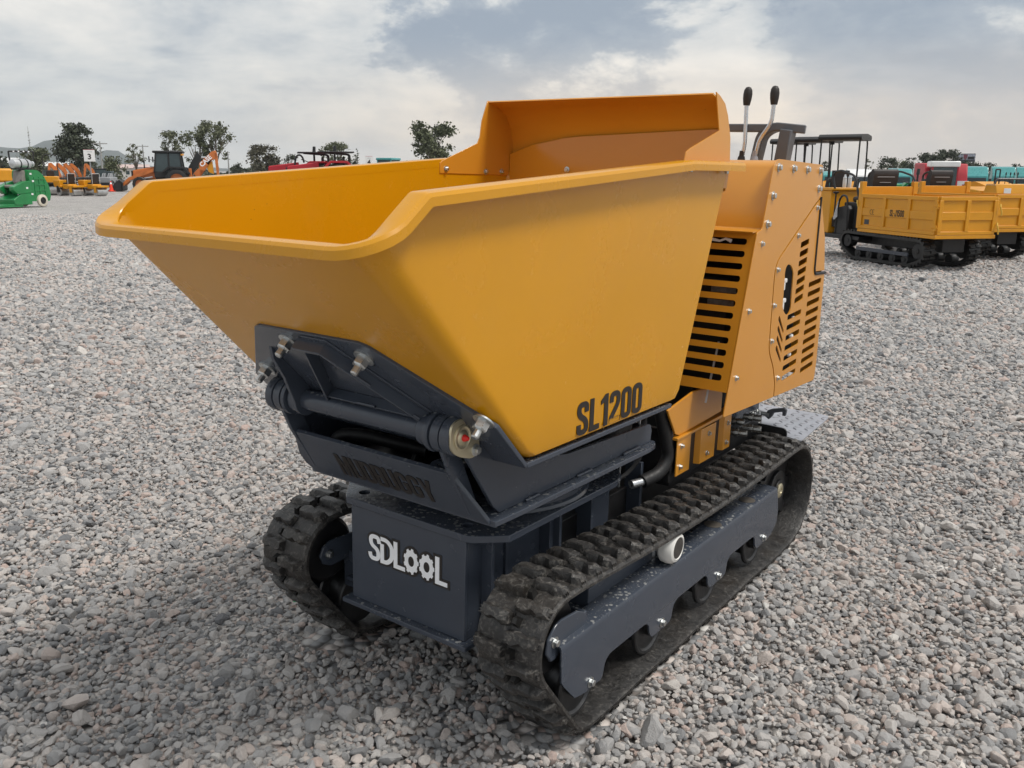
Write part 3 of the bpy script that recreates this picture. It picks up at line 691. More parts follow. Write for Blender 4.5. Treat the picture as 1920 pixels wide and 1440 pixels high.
for sx, cx_ in ((1, 'x'),):
    mb = MB()   # black angle and the pressed yellow cover bracket behind the side plates
    mb.bx(.285, .318, .925, 1.40, .44, .60); mb.bx(.20, .322, .925, .94, .47, .622); mb.build('bracket_angle', DARK, chassis, .003)
    mb = MB()
    pl = [(.335, .942), (.335, 1.045), (.312, 1.062), (.312, 1.112), (.338, 1.122), (.338, 1.245), (.312, 1.256), (.312, 1.315), (.335, 1.328), (.335, 1.392), (.330, 1.392), (.330, 1.330), (.307, 1.318), (.307, 1.253), (.333, 1.243), (.333, 1.125), (.307, 1.115), (.307, 1.059), (.330, 1.043), (.330, .942)]
    def zslab(a, b_): 
        i = mb.addv([(x, y, .462 if True else 0) for x, y in pl]); j = mb.addv([(x, y, .588) for x, y in pl]); nn = len(pl)
        for q in range(nn): mb.f.append((i + q, i + (q + 1) % nn, j + (q + 1) % nn, j + q))
        tri = tessellate_polygon([[Vector((x, y, 0)) for x, y in pl]])
        for t in tri: mb.f.append(tuple(i + a for a in t)); mb.f.append(tuple(j + a for a in reversed(t)))
    zslab(0, 0)
    yb = mb.build('cover_bracket', ORA, chassis, .0015)
    mb = MB(); mb.prism([(.930, .589), (1.56, .600), (1.56, .612), (.930, .599)], 'x', .300, .340); mb.build('bracket_ledge', ORA, yb, .002)
    for y, z in ((.975, .562), (.972, .490), (1.185, .560), (1.178, .490), (1.360, .560), (1.355, .488)): inst('bolt', BOLT_S, yb, mat4=along((.335 if not 1.1 < y < 1.3 else .338, y, z), (1, 0, 0)))
mb = MB(); mb.prism([(.862, .705), (.93, .612), (.965, .600), (1.30, .615), (1.30, .72), (1.05, .735)], 'x', .322, .330)
mb.build('lower_cowl', ORA, chassis, .002)
# hydraulic unions
mb = MB()
for x, y, z in ((.33, 1.46, .50), (.30, 1.50, .53), (.35, 1.55, .50), (.33, 1.60, .53)):
    mb.lathe((x - .03, y, z), (1, .25, 0), [(.012, 0), (.012, .02), (.016, .021), (.016, .037), (.012, .038), (.014, .06), (.012, .07)], 10)
mb.build('hydraulic_union', mat('union_steel', (.28, .28, .27), .3, .9, .2, 40), chassis)

# ---- logo plate: letters with black keyline on the front plate
LOGO = [('S', 0.0), ('D', .50), ('L', 1.03), ('L', 2.52)]
def sdl(ch, s, grow):
    w, T = .46, 1.0; a = .075
    if ch == 'S':
        P = fillet([(w - .03, .70), (w - .075, T - a), (a, T - a), (a, .60), (w - a, .44), (w - a, a), (a, a), (.03, .28)], [0, .14, .2, .16, .16, .2, .16, 0], False, 6); return [stroke([tuple(p) for p in P], s)]
    if ch == 'D':
        P = fillet([(a, a), (.28, a), (w + .02, .28), (w + .02, .72), (.28, T - a), (.01, T - a)], [0, .14, .2, .2, .14, 0], False, 6)
        A = stroke([tuple(p) for p in P], s); return [A, ([(a - s / 2, a - s / 2), (a + s / 2, a - s / 2), (a + s / 2, .74 + grow), (a - s / 2, .74 + grow)], [])]
    if ch == 'L':
        A = stroke([(a, 1.0 + grow), (a, a), (w + grow, a)], s); return [A]
def gear(cx, cy, R, hole, teeth=9):
    o_ = []
    for i in range(teeth):
        b0 = 2 * PI * i / teeth
        for da, r in ((-.13, R), (.13, R), (.20, R * .86), (.5, R * .86)): o_.append((cx + r * math.cos(b0 + da), cy + r * math.sin(b0 + da)))
    return [(o_, [circ(cx, cy, hole, 18)])]
LH = .077; XS = .0913
def logo(mt, grow, lift, name):
    mb = MB(); j = 0
    gx, gz = .298 + grow * .8, .485 + grow
    def gr(cx):
        if grow: return [([(cx + gx * math.cos(t), gz * math.sin(t)) for t in np.linspace(0, 2 * PI, 28, endpoint=False)], [])]
        o_, h_ = gear(0, 0, 1.0, .40)[0]
        return [([(cx + x * gx, y * gz) for x, y in o_], [[(cx + x * gx * 1.0, y * gz) for x, y in h_[0]]])]
    items = [(sdl('S', .155 + 2 * grow, grow), 0.0, 0), (sdl('D', .155 + 2 * grow, grow), .475, 0), (sdl('L', .155 + 2 * grow, grow), 1.03, 0), (gr(0), 1.735, .47), (gr(0), 2.345, .47), (sdl('L', .155 + 2 * grow, grow), 2.68, 0)]
    for P, x, yo in items:
        for outer, holes in P:
            j += 1
            mb.poly(outer, holes, lambda u, v, h: Vector((-.137 + (u + x) * XS, -h, .366 + (v + yo) * LH)), lift, lift + .0006 + j * 6e-5)
    return mb.build(name, mt, chassis, sharp=0)
logo(BLACKV, .085, .0003, 'logo_backing'); logo(WHITEV, 0.0, .0016, 'logo_lettering')

# ---- tracks ---------------------------------------------------------
def hull_path(circles, step):
    """outer belt line round a list of circles (y, z, r), counter-clockwise seen from +X; returns evenly spaced (p, tangent)"""
    pts = []
    for (y, z, r) in circles: pts += [(y + r * math.cos(a), z + r * math.sin(a)) for a in np.linspace(0, 2 * PI, 120, endpoint=False)]
    pts = sorted(set(pts)); cr = lambda o, a, b: (a[0] - o[0]) * (b[1] - o[1]) - (a[1] - o[1]) * (b[0] - o[0])
    lo = []; hi = []
    for p in pts:
        while len(lo) > 1 and cr(lo[-2], lo[-1], p) <= 0: lo.pop()
        lo.append(p)
    for p in reversed(pts):
        while len(hi) > 1 and cr(hi[-2], hi[-1], p) <= 0: hi.pop()
        hi.append(p)
    H = lo[:-1] + hi[:-1]; H = [Vector(p) for p in H]
    L = [0]
    for i in range(len(H)): L.append(L[-1] + (H[(i + 1) % len(H)] - H[i]).length)
    tot = L[-1]; N = round(tot / step); res = []
    for q in range(N):
        s = tot * q / N; i = max(j for j in range(len(H)) if L[j] <= s + 1e-9); f = (s - L[i]) / max(1e-9, L[i + 1] - L[i])
        res.append(H[i].lerp(H[(i + 1) % len(H)], f))
    def sag(p):     # the free upper run hangs a little between the carrier roller and the wheels
        if p.y > .33 and .12 < p.x < 1.66: return Vector((p.x, p.y - .026 * math.sin(PI * (p.x - .12) / 1.54)))
        if p.y < .02: return Vector((p.x, p.y + .0025 * math.sin(p.x * 15.6)))
        return p
    return [sag(p) for p in res]
CIRC = [(.040, .315, .127), (.175, .105, .103), (1.70, .105, .104), (1.715, .216, .206)]
fine = hull_path(CIRC, .0255); NB = len(fine) // 3 * 3
pitch = hull_path(CIRC, .0765); NPT = len(pitch)
def tangent(P, i): t = P[(i + 1) % len(P)] - P[i - 1]; return t.normalized()
lugs = []
for var in range(4):
    for side in (0, 1):
        mb = MB(); rr = np.random.default_rng(50 + var * 2 + side); j = lambda s=.0016: rr.uniform(-s, s)
        # plan: u across the belt (0..0.092), v along the belt; stepped wavy block with a ramped outer end
        base = [(.000, -.017), (.030, -.022), (.052, -.016), (.070, -.021), (.094, -.019), (.094, .009), (.066, .017), (.046, .011), (.026, .018), (.012, .017), (.0, .013)]
        top = [(.003, -.012), (.030, -.017), (.052, -.011), (.066, -.015), (.070, -.012), (.071, .003), (.062, .010), (.046, .005), (.026, .012), (.012, .011), (.003, .008)]
        a = [(u + j(), v + j(), -.002) for u, v in base]; c = [(u + j(), v + j(.0022), .0235 + j(.002)) for u, v in top]
        md = [(u * .55 + uu * .45, v * .6 + vv * .4, .017) for (u, v, _), (uu, vv, _) in zip(a, c)]
        mb.loft([a, md, c])
        for q in range(3): mb.cb((.083, -.0075 + q * .0075, .0065), (.020, .0028, .006))
        if side: mb.v = [(.092 - x, y, z) for x, y, z in mb.v]
        me = mb.mesh('lug', sharp=28); me.materials.append(RUB); lugs.append(me)
tooth = MB(); tooth.loft([[(-.012, -.017, 0), (.012, -.017, 0), (.012, .017, 0), (-.012, .017, 0)], [(-.006, -.007, .038), (.006, -.007, .038), (.006, .007, .038), (-.006, .007, .038)]])
TOOTH = tooth.mesh('drive_tooth'); TOOTH.materials.append(mat('cast_iron', (.028, .027, .026), .45, .5, .3, 30))
ROLST = mat('worn_roller_steel', (.060, .060, .062), .38, .6, .25, 20)
ROLLER_Y = (.172, .580, .992, 1.405)
for sx in (1, -1):
    X0, X1 = sorted((sx * .312, sx * .500))
    mb = MB(); rg = []
    for i in range(len(fine)):
        p = fine[i]; t = tangent(fine, i); nn = Vector((t.y, -t.x))          # outward (path runs counter-clockwise)
        q = lambda x, d: (x, p.x + nn.x * d, p.y + nn.y * d)
        e = .006
        rg.append([q(X0 + e, 0), q(X0 + .09, .001), q(X0 + .0935, -.002), q(X0 + .0965, -.002), q(X0 + .10, .001), q(X1 - e, 0), q(X1, -.007), q(X1, -.015), q(X1 - .012, -.020), q(X0 + .012, -.020), q(X0, -.015), q(X0, -.007)])
    mb.loft(rg, False, True, True)
    track = mb.build('rubber_track', RUB, D, sharp=40)
    for i in range(NPT):
        for row in (0, 1):                                  # inner row / outer row, staggered half a pitch
            f = i + (.5 if row else 0.0); i0 = int(f) % NPT; p = pitch[i0].lerp(pitch[(i0 + 1) % NPT], f - int(f))
            t = (pitch[(i0 + 1) % NPT] - pitch[i0 - (0 if row else 1)]).normalized(); nn = Vector((t.y, -t.x))
            xr = (X0 + .002 if (row == 0) else X1 - .094) if sx > 0 else (X1 - .094 if row == 0 else X0 + .002)
            flip = 1 if ((row == 1) == (sx > 0)) else 0
            me = lugs[((i * 7 + row * 3) % 4) * 2 + (0 if flip else 1)]
            fr = frame((xr, p.x, p.y), (1, 0, 0), (0, t.x, t.y))
            # local z must point outward
            if fr.col[2].xyz.dot(Vector((0, nn.x, nn.y))) < 0: fr = frame((xr + .092, p.x, p.y), (-1, 0, 0), (0, t.x, t.y)); me = lugs[((i * 7 + row * 3) % 4) * 2 + (1 if flip else 0)]
            inst('lug', me, track, mat4=fr)
        p = pitch[i]; t = tangent(pitch, i); nn = Vector((t.y, -t.x))
        for xx in (sx * .388, sx * .424):
            inst('drive_tooth', TOOTH, track, mat4=frame((xx, p.x - nn.x * .019, p.y - nn.y * .019), (1, 0, 0), (0, -t.x, -t.y)) if True else None)
    # undercarriage: idler, rollers, sprocket, beam, cover
    mb = MB()
    mb.bx(*sorted((sx * .355, sx * .418)), .27, .64, .21, .343); mb.bx(*sorted((sx * .355, sx * .418)), .20, 1.55, .20, .285)
    for y in (1.50,): mb.bx(*sorted((sx * .34, sx * .40)), y, y + .2, .15, .28)
    under = mb.build('track_frame', GREY, D, .003)
    for y in ROLLER_Y:
        mb = MB(); prof = [(.02, -.064), (.030, -.062), (.030, -.052), (.086, -.050), (.090, -.046), (.090, -.036), (.066, -.030), (.060, -.012), (.060, .012), (.066, .030), (.090, .036), (.090, .046), (.086, .050), (.078, .050), (.072, .044), (.030, .040), (.030, .062), (.02, .064)]
        mb.lathe((sx * .405, y, .116), (sx, 0, 0), prof, 32, True); mb.build('track_roller', ROLST, under, sharp=30)
    mb = MB(); mb.lathe((sx * .405, .042, .313), (sx, 0, 0), [(.02, -.05), (.09, -.048), (.102, -.036), (.102, -.02), (.088, -.014), (.088, .014), (.102, .02), (.102, .036), (.09, .048), (.05, .044), (.02, .05)], 32); mb.build('idler_wheel', DARK, under, sharp=30)
    mb = MB(); T9 = 9
    o_ = []
    for i in range(T9 * 2): o_.append((1.715 + (.165 if i % 2 == 0 else .138) * math.cos(2 * PI * (i + .5) / (T9 * 2)), .216 + (.165 if i % 2 == 0 else .138) * math.sin(2 * PI * (i + .5) / (T9 * 2))))
    oo = []
    for i in range(T9):
        c_ = 2 * PI * i / T9
        for da, r in ((-.20, .135), (-.12, .178), (.12, .178), (.20, .135)): oo.append((1.715 + r * math.cos(c_ + da), .216 + r * math.sin(c_ + da)))
    mb.prism(oo, 'x', sx * .395, sx * .411); mb.cyl((sx * .36, 1.715, .216), (sx * .425, 1.715, .216), .085, n=28); mb.cyl((sx * .425, 1.715, .216), (sx * .433, 1.715, .216), .05, n=28)
    spk = mb.build('sprocket', DARK, under, .002)
    mb = MB(); mb.lathe((sx * .433, 1.715, .222), (sx, 0, 0), [(.030, 0), (.030, .003), (.026, .006), (.012, .007), (.011, .004)], 22); mb.build('hub_cap', BRASS, spk)
    for i in range(0): inst('bolt', BOLT_S, spk, mat4=along((sx * .425, 1.715 + .068 * math.cos(i * PI / 4), .216 + .068 * math.sin(i * PI / 4)), (sx, 0, 0)))
    # cover plate: flat top folded down into a scalloped skirt
    mb = MB()
    pr = [(.034, .283), (.038, .20), (.048, .185), (.105, .124)]
    for k_, y in enumerate(ROLLER_Y):
        pr += [(y - .050, .111), (y + .048, .112)] if k_ else [(y - .02, .115), (y + .06, .115)]
        if k_ < 3:
            pr += [tuple(p) for p in fillet([(y + .048, .112), (y + .072, .116), (y + .082, .160), (y + .105, .173), (y + .312, .173), (y + .334, .158), (y + .338, .13), (y + .357, .111)], [0, .02, .02, .02, .02, .015, .02, 0], False, 3)][1:-1]
            # narrow relief slot beside the next roller bolt
    pr += [(1.500, .120), (1.548, .155), (1.552, .20), (1.528, .283)]
    mb.prism(pr, 'x', sx * .482, sx * .488)
    # fold radius
    fold = [(.488, .283), (.487, .290), (.484, .296), (.478, .299), (.418, .299), (.418, .293), (.476, .293), (.480, .290), (.482, .283)]
    i = mb.addv([(sx * x, .034, z) for x, z in fold]); j_ = mb.addv([(sx * x, 1.528, z) for x, z in fold]); nf_ = len(fold)
    for q in range(nf_): mb.f.append((i + q, i + (q + 1) % nf_, j_ + (q + 1) % nf_, j_ + q))
    mb.f.append(tuple(i + q for q in range(nf_))); mb.f.append(tuple(j_ + q for q in range(nf_ - 1, -1, -1)))
    cov = mb.build('roller_cover', GREY, under, .001)
    mb = MB()
    for y in (1.02, 1.32): mb.lathe((sx * .447, y, .2992), (0, 0, 1), [(.030, 0), (.030, .0012), (.026, .002), (.001, .002)], 24)
    mb.build('plug_disc', mat('dusty_steel', (.10, .088, .075), .6, .2, .2, 30), cov)
    for y in ROLLER_Y: inst('bolt', BOLT_L, cov, mat4=along((sx * .488, y + .008, .134), (sx, 0, 0)))
    # tensioner bracket round the idler axle
    mb = MB(); tb = [(.165, .335), (.178, .325), (.178, .255), (.060, .278), (.040, .262), (.012, .262), (-.008, .29), (-.002, .325), (.03, .352), (.06, .358), (.13, .352)]
    mb.prism(tb, 'x', sx * .462, sx * .470); mb.bx(*sorted((sx * .425, sx * .468)), .168, .180, .255, .333); mb.bx(*sorted((sx * .40, sx * .462)), .02, .06, .295, .325)
    mb.build('idler_bracket', GREY, under, .003); inst('bolt', BOLT_L, under, mat4=along((sx * .470, .027, .310), (sx, 0, 0)))
    mb = MB(); tb2 = [(.20, .35), (.20, .28), (.03, .275), (.00, .29), (-.012, .315), (.0, .342), (.03, .355)]
    mb.prism(tb2, 'x', sx * .330, sx * .340); mb.build('idler_bracket', GREY, under, .003); inst('bolt', BOLT_L, under, mat4=along((sx * .330, .022, .315), (-sx, 0, 0)))
    mb = MB(); mb.bx(*sorted((sx * .24, sx * .352)), .10, .16, .18, .30); mb.bx(*sorted((sx * .21, sx * .30)), .06, .30, .226, .240); mb.build('frame_outrigger', GREY, under, .003)
    # white carrier roller
    mb = MB(); mb.lathe((sx * .444, .648, .354), (sx, 0, 0), [(.020, 0), (.042, .002), (.051, .012), (.053, .026), (.051, .040), (.043, .051), (.0345, .0545), (.033, .052), (.022, .046)], 28)
    cr = mb.build('carrier_roller', WHITEP, under, sharp=30)
    mb = MB(); mb.lathe((sx * .444, .648, .354), (sx, 0, 0), [(.0325, .0525), (.0325, .0505), (.001, .0505)], 20); mb.build('roller_cap', mat('dirty_cap', (.05, .045, .04), .6, 0, .3, 40), cr)
    mb = MB(); mb.cyl((sx * .38, .648, .357), (sx * .436, .648, .357), .010, n=12); mb.bx(*sorted((sx * .405, sx * .415)), .632, .664, .28, .357); mb.cyl((sx * .40, .575, .39), (sx * .45, .575, .39), .008, n=10); mb.build('roller_axle', STEEL, cr)

# ---- engine hood ----------------------------------------------------
HXS = .450
side_out = [(1.026, .672), (1.471, .654), (1.4965, .655)]
main = [tuple(p) for p in fillet([(1.026, .670), (1.487, .654), (1.487, .70), (1.452, .770), (1.390, .840), (1.376, 1.150), (1.750, 1.352), (1.805, 1.375), (1.790, 1.492), (1.285, 1.499), (1.225, 1.270), (1.183, 1.262)], [.008, 0, .02, .02, .03, .05, 0, 0, .012, .045, .01, .012], True, 4)]
mainf = []
door = [tuple(p) for p in fillet([(1.493, .654), (1.955, .640), (1.962, .72), (1.946, 1.074), (1.822, 1.078), (1.806, 1.10), (1.800, 1.366), (1.752, 1.345), (1.382, 1.148), (1.396, .843), (1.457, .773), (1.493, .702)], [.006, .02, 0, .004, .015, .01, 0, 0, .05, .03, .02, .02], True, 4)]
flap = [(1.816, 1.092), (1.944, 1.089), (1.905, 1.22), (1.810, 1.372)]
def slot_(y0, y1, z0, z1, sl=.012): return [tuple(p) for p in fillet([(y0, z0), (y1, z0 + sl), (y1, z1 + sl), (y0, z1)], .006, True, 2)]
holes = []
for i in range(7): yA = np.interp(i, [0, 6], [1.622, 1.613]); holes.append(slot_(yA + .004, yA + .094, np.interp(i, [0, 6], [1.190, .985]), np.interp(i, [0, 6], [1.190, .985]) + .022))
for i in range(7): z = np.interp(i, [0, 6], [.930, .700]); holes.append(slot_(1.558, 1.705, z, z + .020, .009))
for i in range(10): z = np.interp(i, [0, 9], [1.034, .698]); holes.append(slot_(1.764, 1.912, z, z + .020, .009))
ov = [(1.534 + .047 * math.cos(a) - .018 * math.sin(a), 1.046 + .046 * (1 if math.sin(a) > 0 else -1) + .047 * math.sin(a)) for a in np.linspace(0, 2 * PI, 28, endpoint=False)]
holes.append(ov)
for i in range(4): z = np.interp(i, [0, 3], [.953, .845]); holes.append([tuple(p) for p in fillet([(1.462, z), (1.470, z + .006), (1.528, z - .055), (1.526, z - .068), (1.462, z - .010)], .003, True, 2)])
for sx in (1, -1):
    mb = MB(); mb.prism(main, 'x', sx * (HXS - .004), sx * HXS)
    side = mb.build('hood_side', ORA, D, .0012)
    mb = MB(); mb.prism(door, 'x', sx * (HXS - .0035), sx * (HXS + .0005), holes); dr = mb.build('service_door', ORA, side)
    mb = MB(); mb.prism(flap, 'x', sx * (HXS - .004), sx * HXS); mb.build('rear_flap', ORA, side, .001)
    mb = MB(); mb.tube([(sx * HXS, y, z) for y, z in fillet([(1.803, 1.375), (1.811, 1.10), (1.825, 1.083), (1.950, 1.080)], .02)], .006, 8); mb.build('door_seal', HOSE, dr)
    for y, z in [(1.325, 1.471), (1.471, 1.471), (1.617, 1.471), (1.762, 1.471), (1.294, 1.379), (1.767, 1.405), (1.268, 1.287)]: inst('bolt', BOLT_L, side, mat4=along((sx * HXS, y, z), (sx, 0, 0)))
    for y, z in [(1.236, 1.223), (1.170, 1.005), (1.108, .789)]: inst('bolt', BOLT, side, mat4=along((sx * HXS, y, z), (sx, 0, 0)))
    for y, z in [(1.772, 1.335), (1.587, 1.238), (1.406, 1.126), (1.403, 1.001), (1.410, .873), (1.512, .722)]: inst('bolt', BOLT, dr, mat4=along((sx * (HXS + .0005), y, z), (sx, 0, 0)))
# front: inset upper face, ledge, louvred lower face, top
mb = MB(); e = .004
up_ = fillet([(1.155, 1.2645), (1.236, 1.2705), (1.300, 1.470), (1.335, 1.4955), (1.79, 1.4905)], [0, .004, .0, .03, 0], False, 6)
pr = [(p.x, p.y) for p in up_]; pr2 = [(y + .004, z - .004) for y, z in reversed(pr)]
mb.prism(pr + pr2, 'x', -.445, .445); top_ = mb.build('hood_top', ORA, D, sharp=40)
ll0 = Vector((0, 1.189, 1.2645)); ll1 = Vector((0, 1.038, .715)); ld = (ll1 - ll0); LLn = ld.length; ld.normalize(); ln = Vector((0, ld.z, -ld.y))
lh = []
for i in range(12):
    c_ = .036 + i * (.453 / 11)
    for x0, x1 in ((.225, .420), (-.05, .145), (-.32, -.125)): lh.append([tuple(p) for p in fillet([(x0, c_ - .0105), (x1, c_ - .0105), (x1, c_ + .0105), (x0, c_ + .0105)], .0105, True, 4)])
mb = MB(); mb.poly([(-.445, 0), (.445, 0), (.445, LLn), (-.445, LLn)] if False else [(-.445, 0), (.445, 0), (.445, LLn - .035), (-.445, LLn - .035)], lh, lambda u, v, h: ll0 + Vector((u, 0, 0)) + ld * v + ln * h, -.002, .002)
mb.build('louvre_panel', ORA, D)
mb = MB(); mb.bx(-.41, .41, 1.38, 1.76, .70, 1.40); mb.bx(-.36, .36, 1.20, 1.40, .74, 1.10); mb.bx(-.30, .30, 1.12, 1.5, .60, .75)  # plain black engine blocks, their colour standing in for the unlit interior behind the vents
eng = mb.build('engine', VOID, D, .01); CLAMP_AND_LEAK = mat('white_plastic_and_leak', (.75, .75, .74), .4)
mb = MB(); mb.prism([(.33, 0.92), (.38, 0.92), (.38, .96), (.33, .96)], 'z', .3, .31) if False else None
mb.bx(.30, .39, 1.196, 1.199, 1.055, 1.075); mb.bx(.29, .385, 1.196, 1.199, 1.005, 1.03); mb.build('engine_label', mat('worn_label', (.16, .15, .14), .6, 0, .3, 60), eng)
mb = MB(); 
for y, z in ((1.515, 1.078), (1.522, 1.005)):
    mb = MB(); mb.cb((.432, y, z), (.02, .058, .016)); mb.cb((.434, y + .004, z - .016), (.016, .018, .036)); mb.build('hose_clamp', CLAMP_AND_LEAK, eng, .003)
for y, z in ((1.60, 1.20), (1.66, .925), (1.65, .86), (1.645, .79)): MB().ell((.438, y, z), (.010, .014, .010), 8, 6).build('clip', CLAMP_AND_LEAK, eng)  # each clip is a white bead standing for light leaking through a slot
mb = MB(); mb.tube([(.30, 1.178, 1.232), (.325, 1.18, 1.228), (.345, 1.18, 1.236), (.365, 1.18, 1.230)], [.006, .004, .004, .007], 7); mb.build('tie_end', CLAMP_AND_LEAK, eng)
mb = MB(); mb.tube([(.37, 1.06, .70), (.372, 1.09, .80), (.375, 1.12, .90)], .004, 8); mb.build('vent_hose', mat('clear_hose', (.45, .45, .45), .3), eng)
mb = MB(); mb.bx(-.44, .44, 1.94, 1.948, .66, 1.07); mb.prism([(1.945, 1.07), (1.785, 1.488), (1.780, 1.488), (1.94, 1.07)], 'x', -.44, .44)
mb.build('hood_rear', ORA, D, .002)
# ---- controls on the hood -------------------------------------------
RAIL = mat('grey_rail', (.10, .106, .118), .42, 0, .06, 10)
mb = MB()
def rbar(P, a, b_, mbx):
    P = [Vector(p) for p in P]; rg = []
    for i, p in enumerate(P):
        t = (P[min(i + 1, len(P) - 1)] - P[max(i - 1, 0)]).normalized(); s_ = Vector((0, 1, 0)) if abs(t.y) < .7 else Vector((1, 0, 0))
        u = t.cross(s_).normalized(); w = t.cross(u).normalized()
        rg.append([p + u * a + w * b_, p - u * a + w * b_, p - u * a - w * b_, p + u * a - w * b_])
    mbx.loft(rg)
rbar(fillet([(.238, 1.66, 1.49), (.256, 1.66, 1.595), (.300, 1.66, 1.624), (.405, 1.69, 1.614)], .06, False, 8), .015, .030, mb)
rbar([(.352, 1.66, 1.612), (.338, 1.66, 1.49)], .022, .030, mb)
rbar([(.285, 1.655, 1.618), (.0, 1.62, 1.621), (-.30, 1.60, 1.621)], .014, .026, mb)
rail = mb.build('guard_rail', RAIL, D, .004)
for nm, P, top in (('a', [(.205, 1.60, 1.495), (.214, 1.60, 1.56), (.2085, 1.60, 1.70)], (.211, 1.60, 1.755)), ('b', [(.255, 1.60, 1.50), (.268, 1.60, 1.575), (.302, 1.60, 1.625), (.309, 1.60, 1.645), (.3115, 1.60, 1.70)], (.311, 1.60, 1.755))):
    mb = MB(); mb.tube(fillet(P, .02), .0075, 10); lv = mb.build('control_lever', STEEL, D)
    mb = MB(); p0 = Vector(P[-1]); dirn = (Vector(top) - p0); mb.lathe(p0, dirn, [(.0115, -.004), (.0125, .0), (.0155, .018), (.0165, .035), (.0145, .05), (.009, .059), (.002, .0615)], 16); mb.build('lever_grip', BLACKV, lv, sharp=60)
    mb = MB(); mb.cyl((P[0][0], P[0][1], 1.49), (P[0][0], P[0][1], 1.515), .017, .012, 12); mb.cyl((P[0][0], P[0][1], 1.51), (P[0][0] + .002, P[0][1], 1.535), .010, n=10); mb.build('lever_boot', BLACKV if nm == 'a' else GREYL, lv)
# ---- operator step at the rear --------------------------------------
mb = MB(); mb.prism([tuple(p) for p in fillet([(-.24, 1.98), (.24, 1.98), (.30, 1.81), (.488, 1.745), (.462, 2.19), (.445, 2.22), (-.24, 2.22)], [.02, .02, .02, .02, .03, .03, .03], True, 3)], 'z', .428, .434)
step = mb.build('operator_step', GREYL, D, .001)
mb = MB()
for i in range(17):
    for j_ in range(13):
        x = -.22 + i * .042; y = 1.775 + j_ * .036 + (.018 if i % 2 else 0)
        if x > .462 or y > 2.2 or (x < .30 and y < 2.0) or (x >= .30 and y < 1.83 - (x - .30) * .35 + .02): continue
        a = PI / 4 if (i + j_) % 2 else -PI / 4
        M_ = Matrix.Translation((x, y, .4345)) @ Matrix.Rotation(a, 4, 'Z')
        mb.loft([[M_ @ Vector((.016 * math.cos(t), .0045 * math.sin(t), 0)) for t in np.linspace(0, 2 * PI, 8, endpoint=False)], [M_ @ Vector((.011 * math.cos(t), .0018 * math.sin(t), .0035)) for t in np.linspace(0, 2 * PI, 8, endpoint=False)]])
mb.build('tread_stud', GREYL, step, kind='stuff')
mb = MB(); mb.prism([tuple(p) for p in fillet([(.288, .385), (.424, .385), (.424, .466), (.288, .468)], [0, .012, .022, 0], True, 4)], 'y', 1.762, 1.770); mb.bx(.288, .420, 1.770, 1.80, .385, .393); mb.build('step_fender', DARK, step, .002)
mb = MB(); mb.prism([(1.52, .40), (1.81, .405), (1.80, .525), (1.76, .64), (1.52, .66)], 'x', .268, .284); mb.build('step_bracket', GREY, step, .003)
mb = MB(); mb.cyl((.284, 1.84, .492), (.318, 1.845, .490), .010, n=12); mb.build('latch_pin', STEEL, step)
la = [(.300, .482), (.318, .470), (.332, .486), (.338, .502), (.372, .512), (.372, .496), (.386, .496), (.390, .522), (.380, .530), (.330, .518), (.310, .508)]
mb = MB(); mb.prism(la, 'y', 1.838, 1.852); mb.build('latch_handle', RAIL, step, .003)
for y, z in ((1.745, .508), (1.775, .490), (1.795, .506)): inst('bolt', BOLT_L, step, mat4=along((.284, y, z), (1, 0, 0)))
# ------------------------------------------------------------------ the rest of the yard
def brg(u): return math.degrees(math.atan((u - 960) / 1688.0))        # bearing of a column of the photograph
def dip(bearing, dist):                                               # the yard falls away to the east
    s = lambda x, a, b_: (lambda t: t * t * (3 - 2 * t))(min(1, max(0, (x - a) / (b_ - a))))
    return -1.35 * s(dist, 32, 75) * s(bearing, 8, 17)
gm = ground.data
if True:                                                              # finer rings so the fall is smooth
    mb = MB(); RR = [0, 4, 12, 24, 32, 40, 48, 56, 64, 76, 100, 150, 260, 600, 2500, 4500]; NA = 180
    rings = []
    for r in RR:
        ring = []
        for i in range(NA):
            a = 2 * PI * i / NA; bb = math.degrees(math.remainder(HEAD - a, 2 * PI))
            ring.append((CAM_POS.x + max(r, 1e-3) * math.cos(a), CAM_POS.y + max(r, 1e-3) * math.sin(a), -0.022 + dip(bb, r) * (1 if abs(bb) < 120 else 0) * (1 - max(0, min(1, (r - 600) / 2000)))))
        rings.append(ring)
    mb.loft(rings, False); old = ground.data; mt_ = old.materials[0]; ground.data = mb.mesh('ground'); ground.data.materials.append(mt_)
def spot(u, dist, z=0.0): b_ = brg(u); r_ = dist / math.cos(math.radians(b_)); return polar(b_, r_, z + dip(b_, r_) - 0.004)
def face(u, deg):                                                     # heading relative to the line of sight: 0 away, 90 left, 180 towards, -90 right
    return HEAD - math.radians(brg(u)) + math.radians(deg)

BLK = mat('matt_black', (.014, .014, .015), .5, 0, .15, 5); GLASS = mat('tinted_glass', (.035, .055, .06), .08, 0, .1, 2, spec=.7)
GRN = mat('machine_green', (.012, .20, .055), .35, 0, .1, 3, coat=.3); TEAL = mat('truck_teal', (.055, .30, .30), .3, 0, .08, 1.5, coat=.4)
REDP = mat('machine_red', (.40, .010, .022), .5, 0, .1, 2); ORG = mat('machine_orange', (.54, .155, .032), .45, 0, .1, 3, coat=.1)
YELM = mat('machine_yellow', (.66, .285, .006), .42, 0, .05, 3, coat=.05); WHT = mat('white_paint', (.78, .78, .77), .35, 0, .05, 2, coat=.3)
DRUM = mat('rolled_steel', (.55, .56, .56), .33, .85, .15, 6); TYRE = rubber_mat('tyre_rubber', (.009, .009, .009), .12); VINYL = mat('seat_vinyl', (.022, .016, .014), .5, 0, .15, 10, .3, 80)
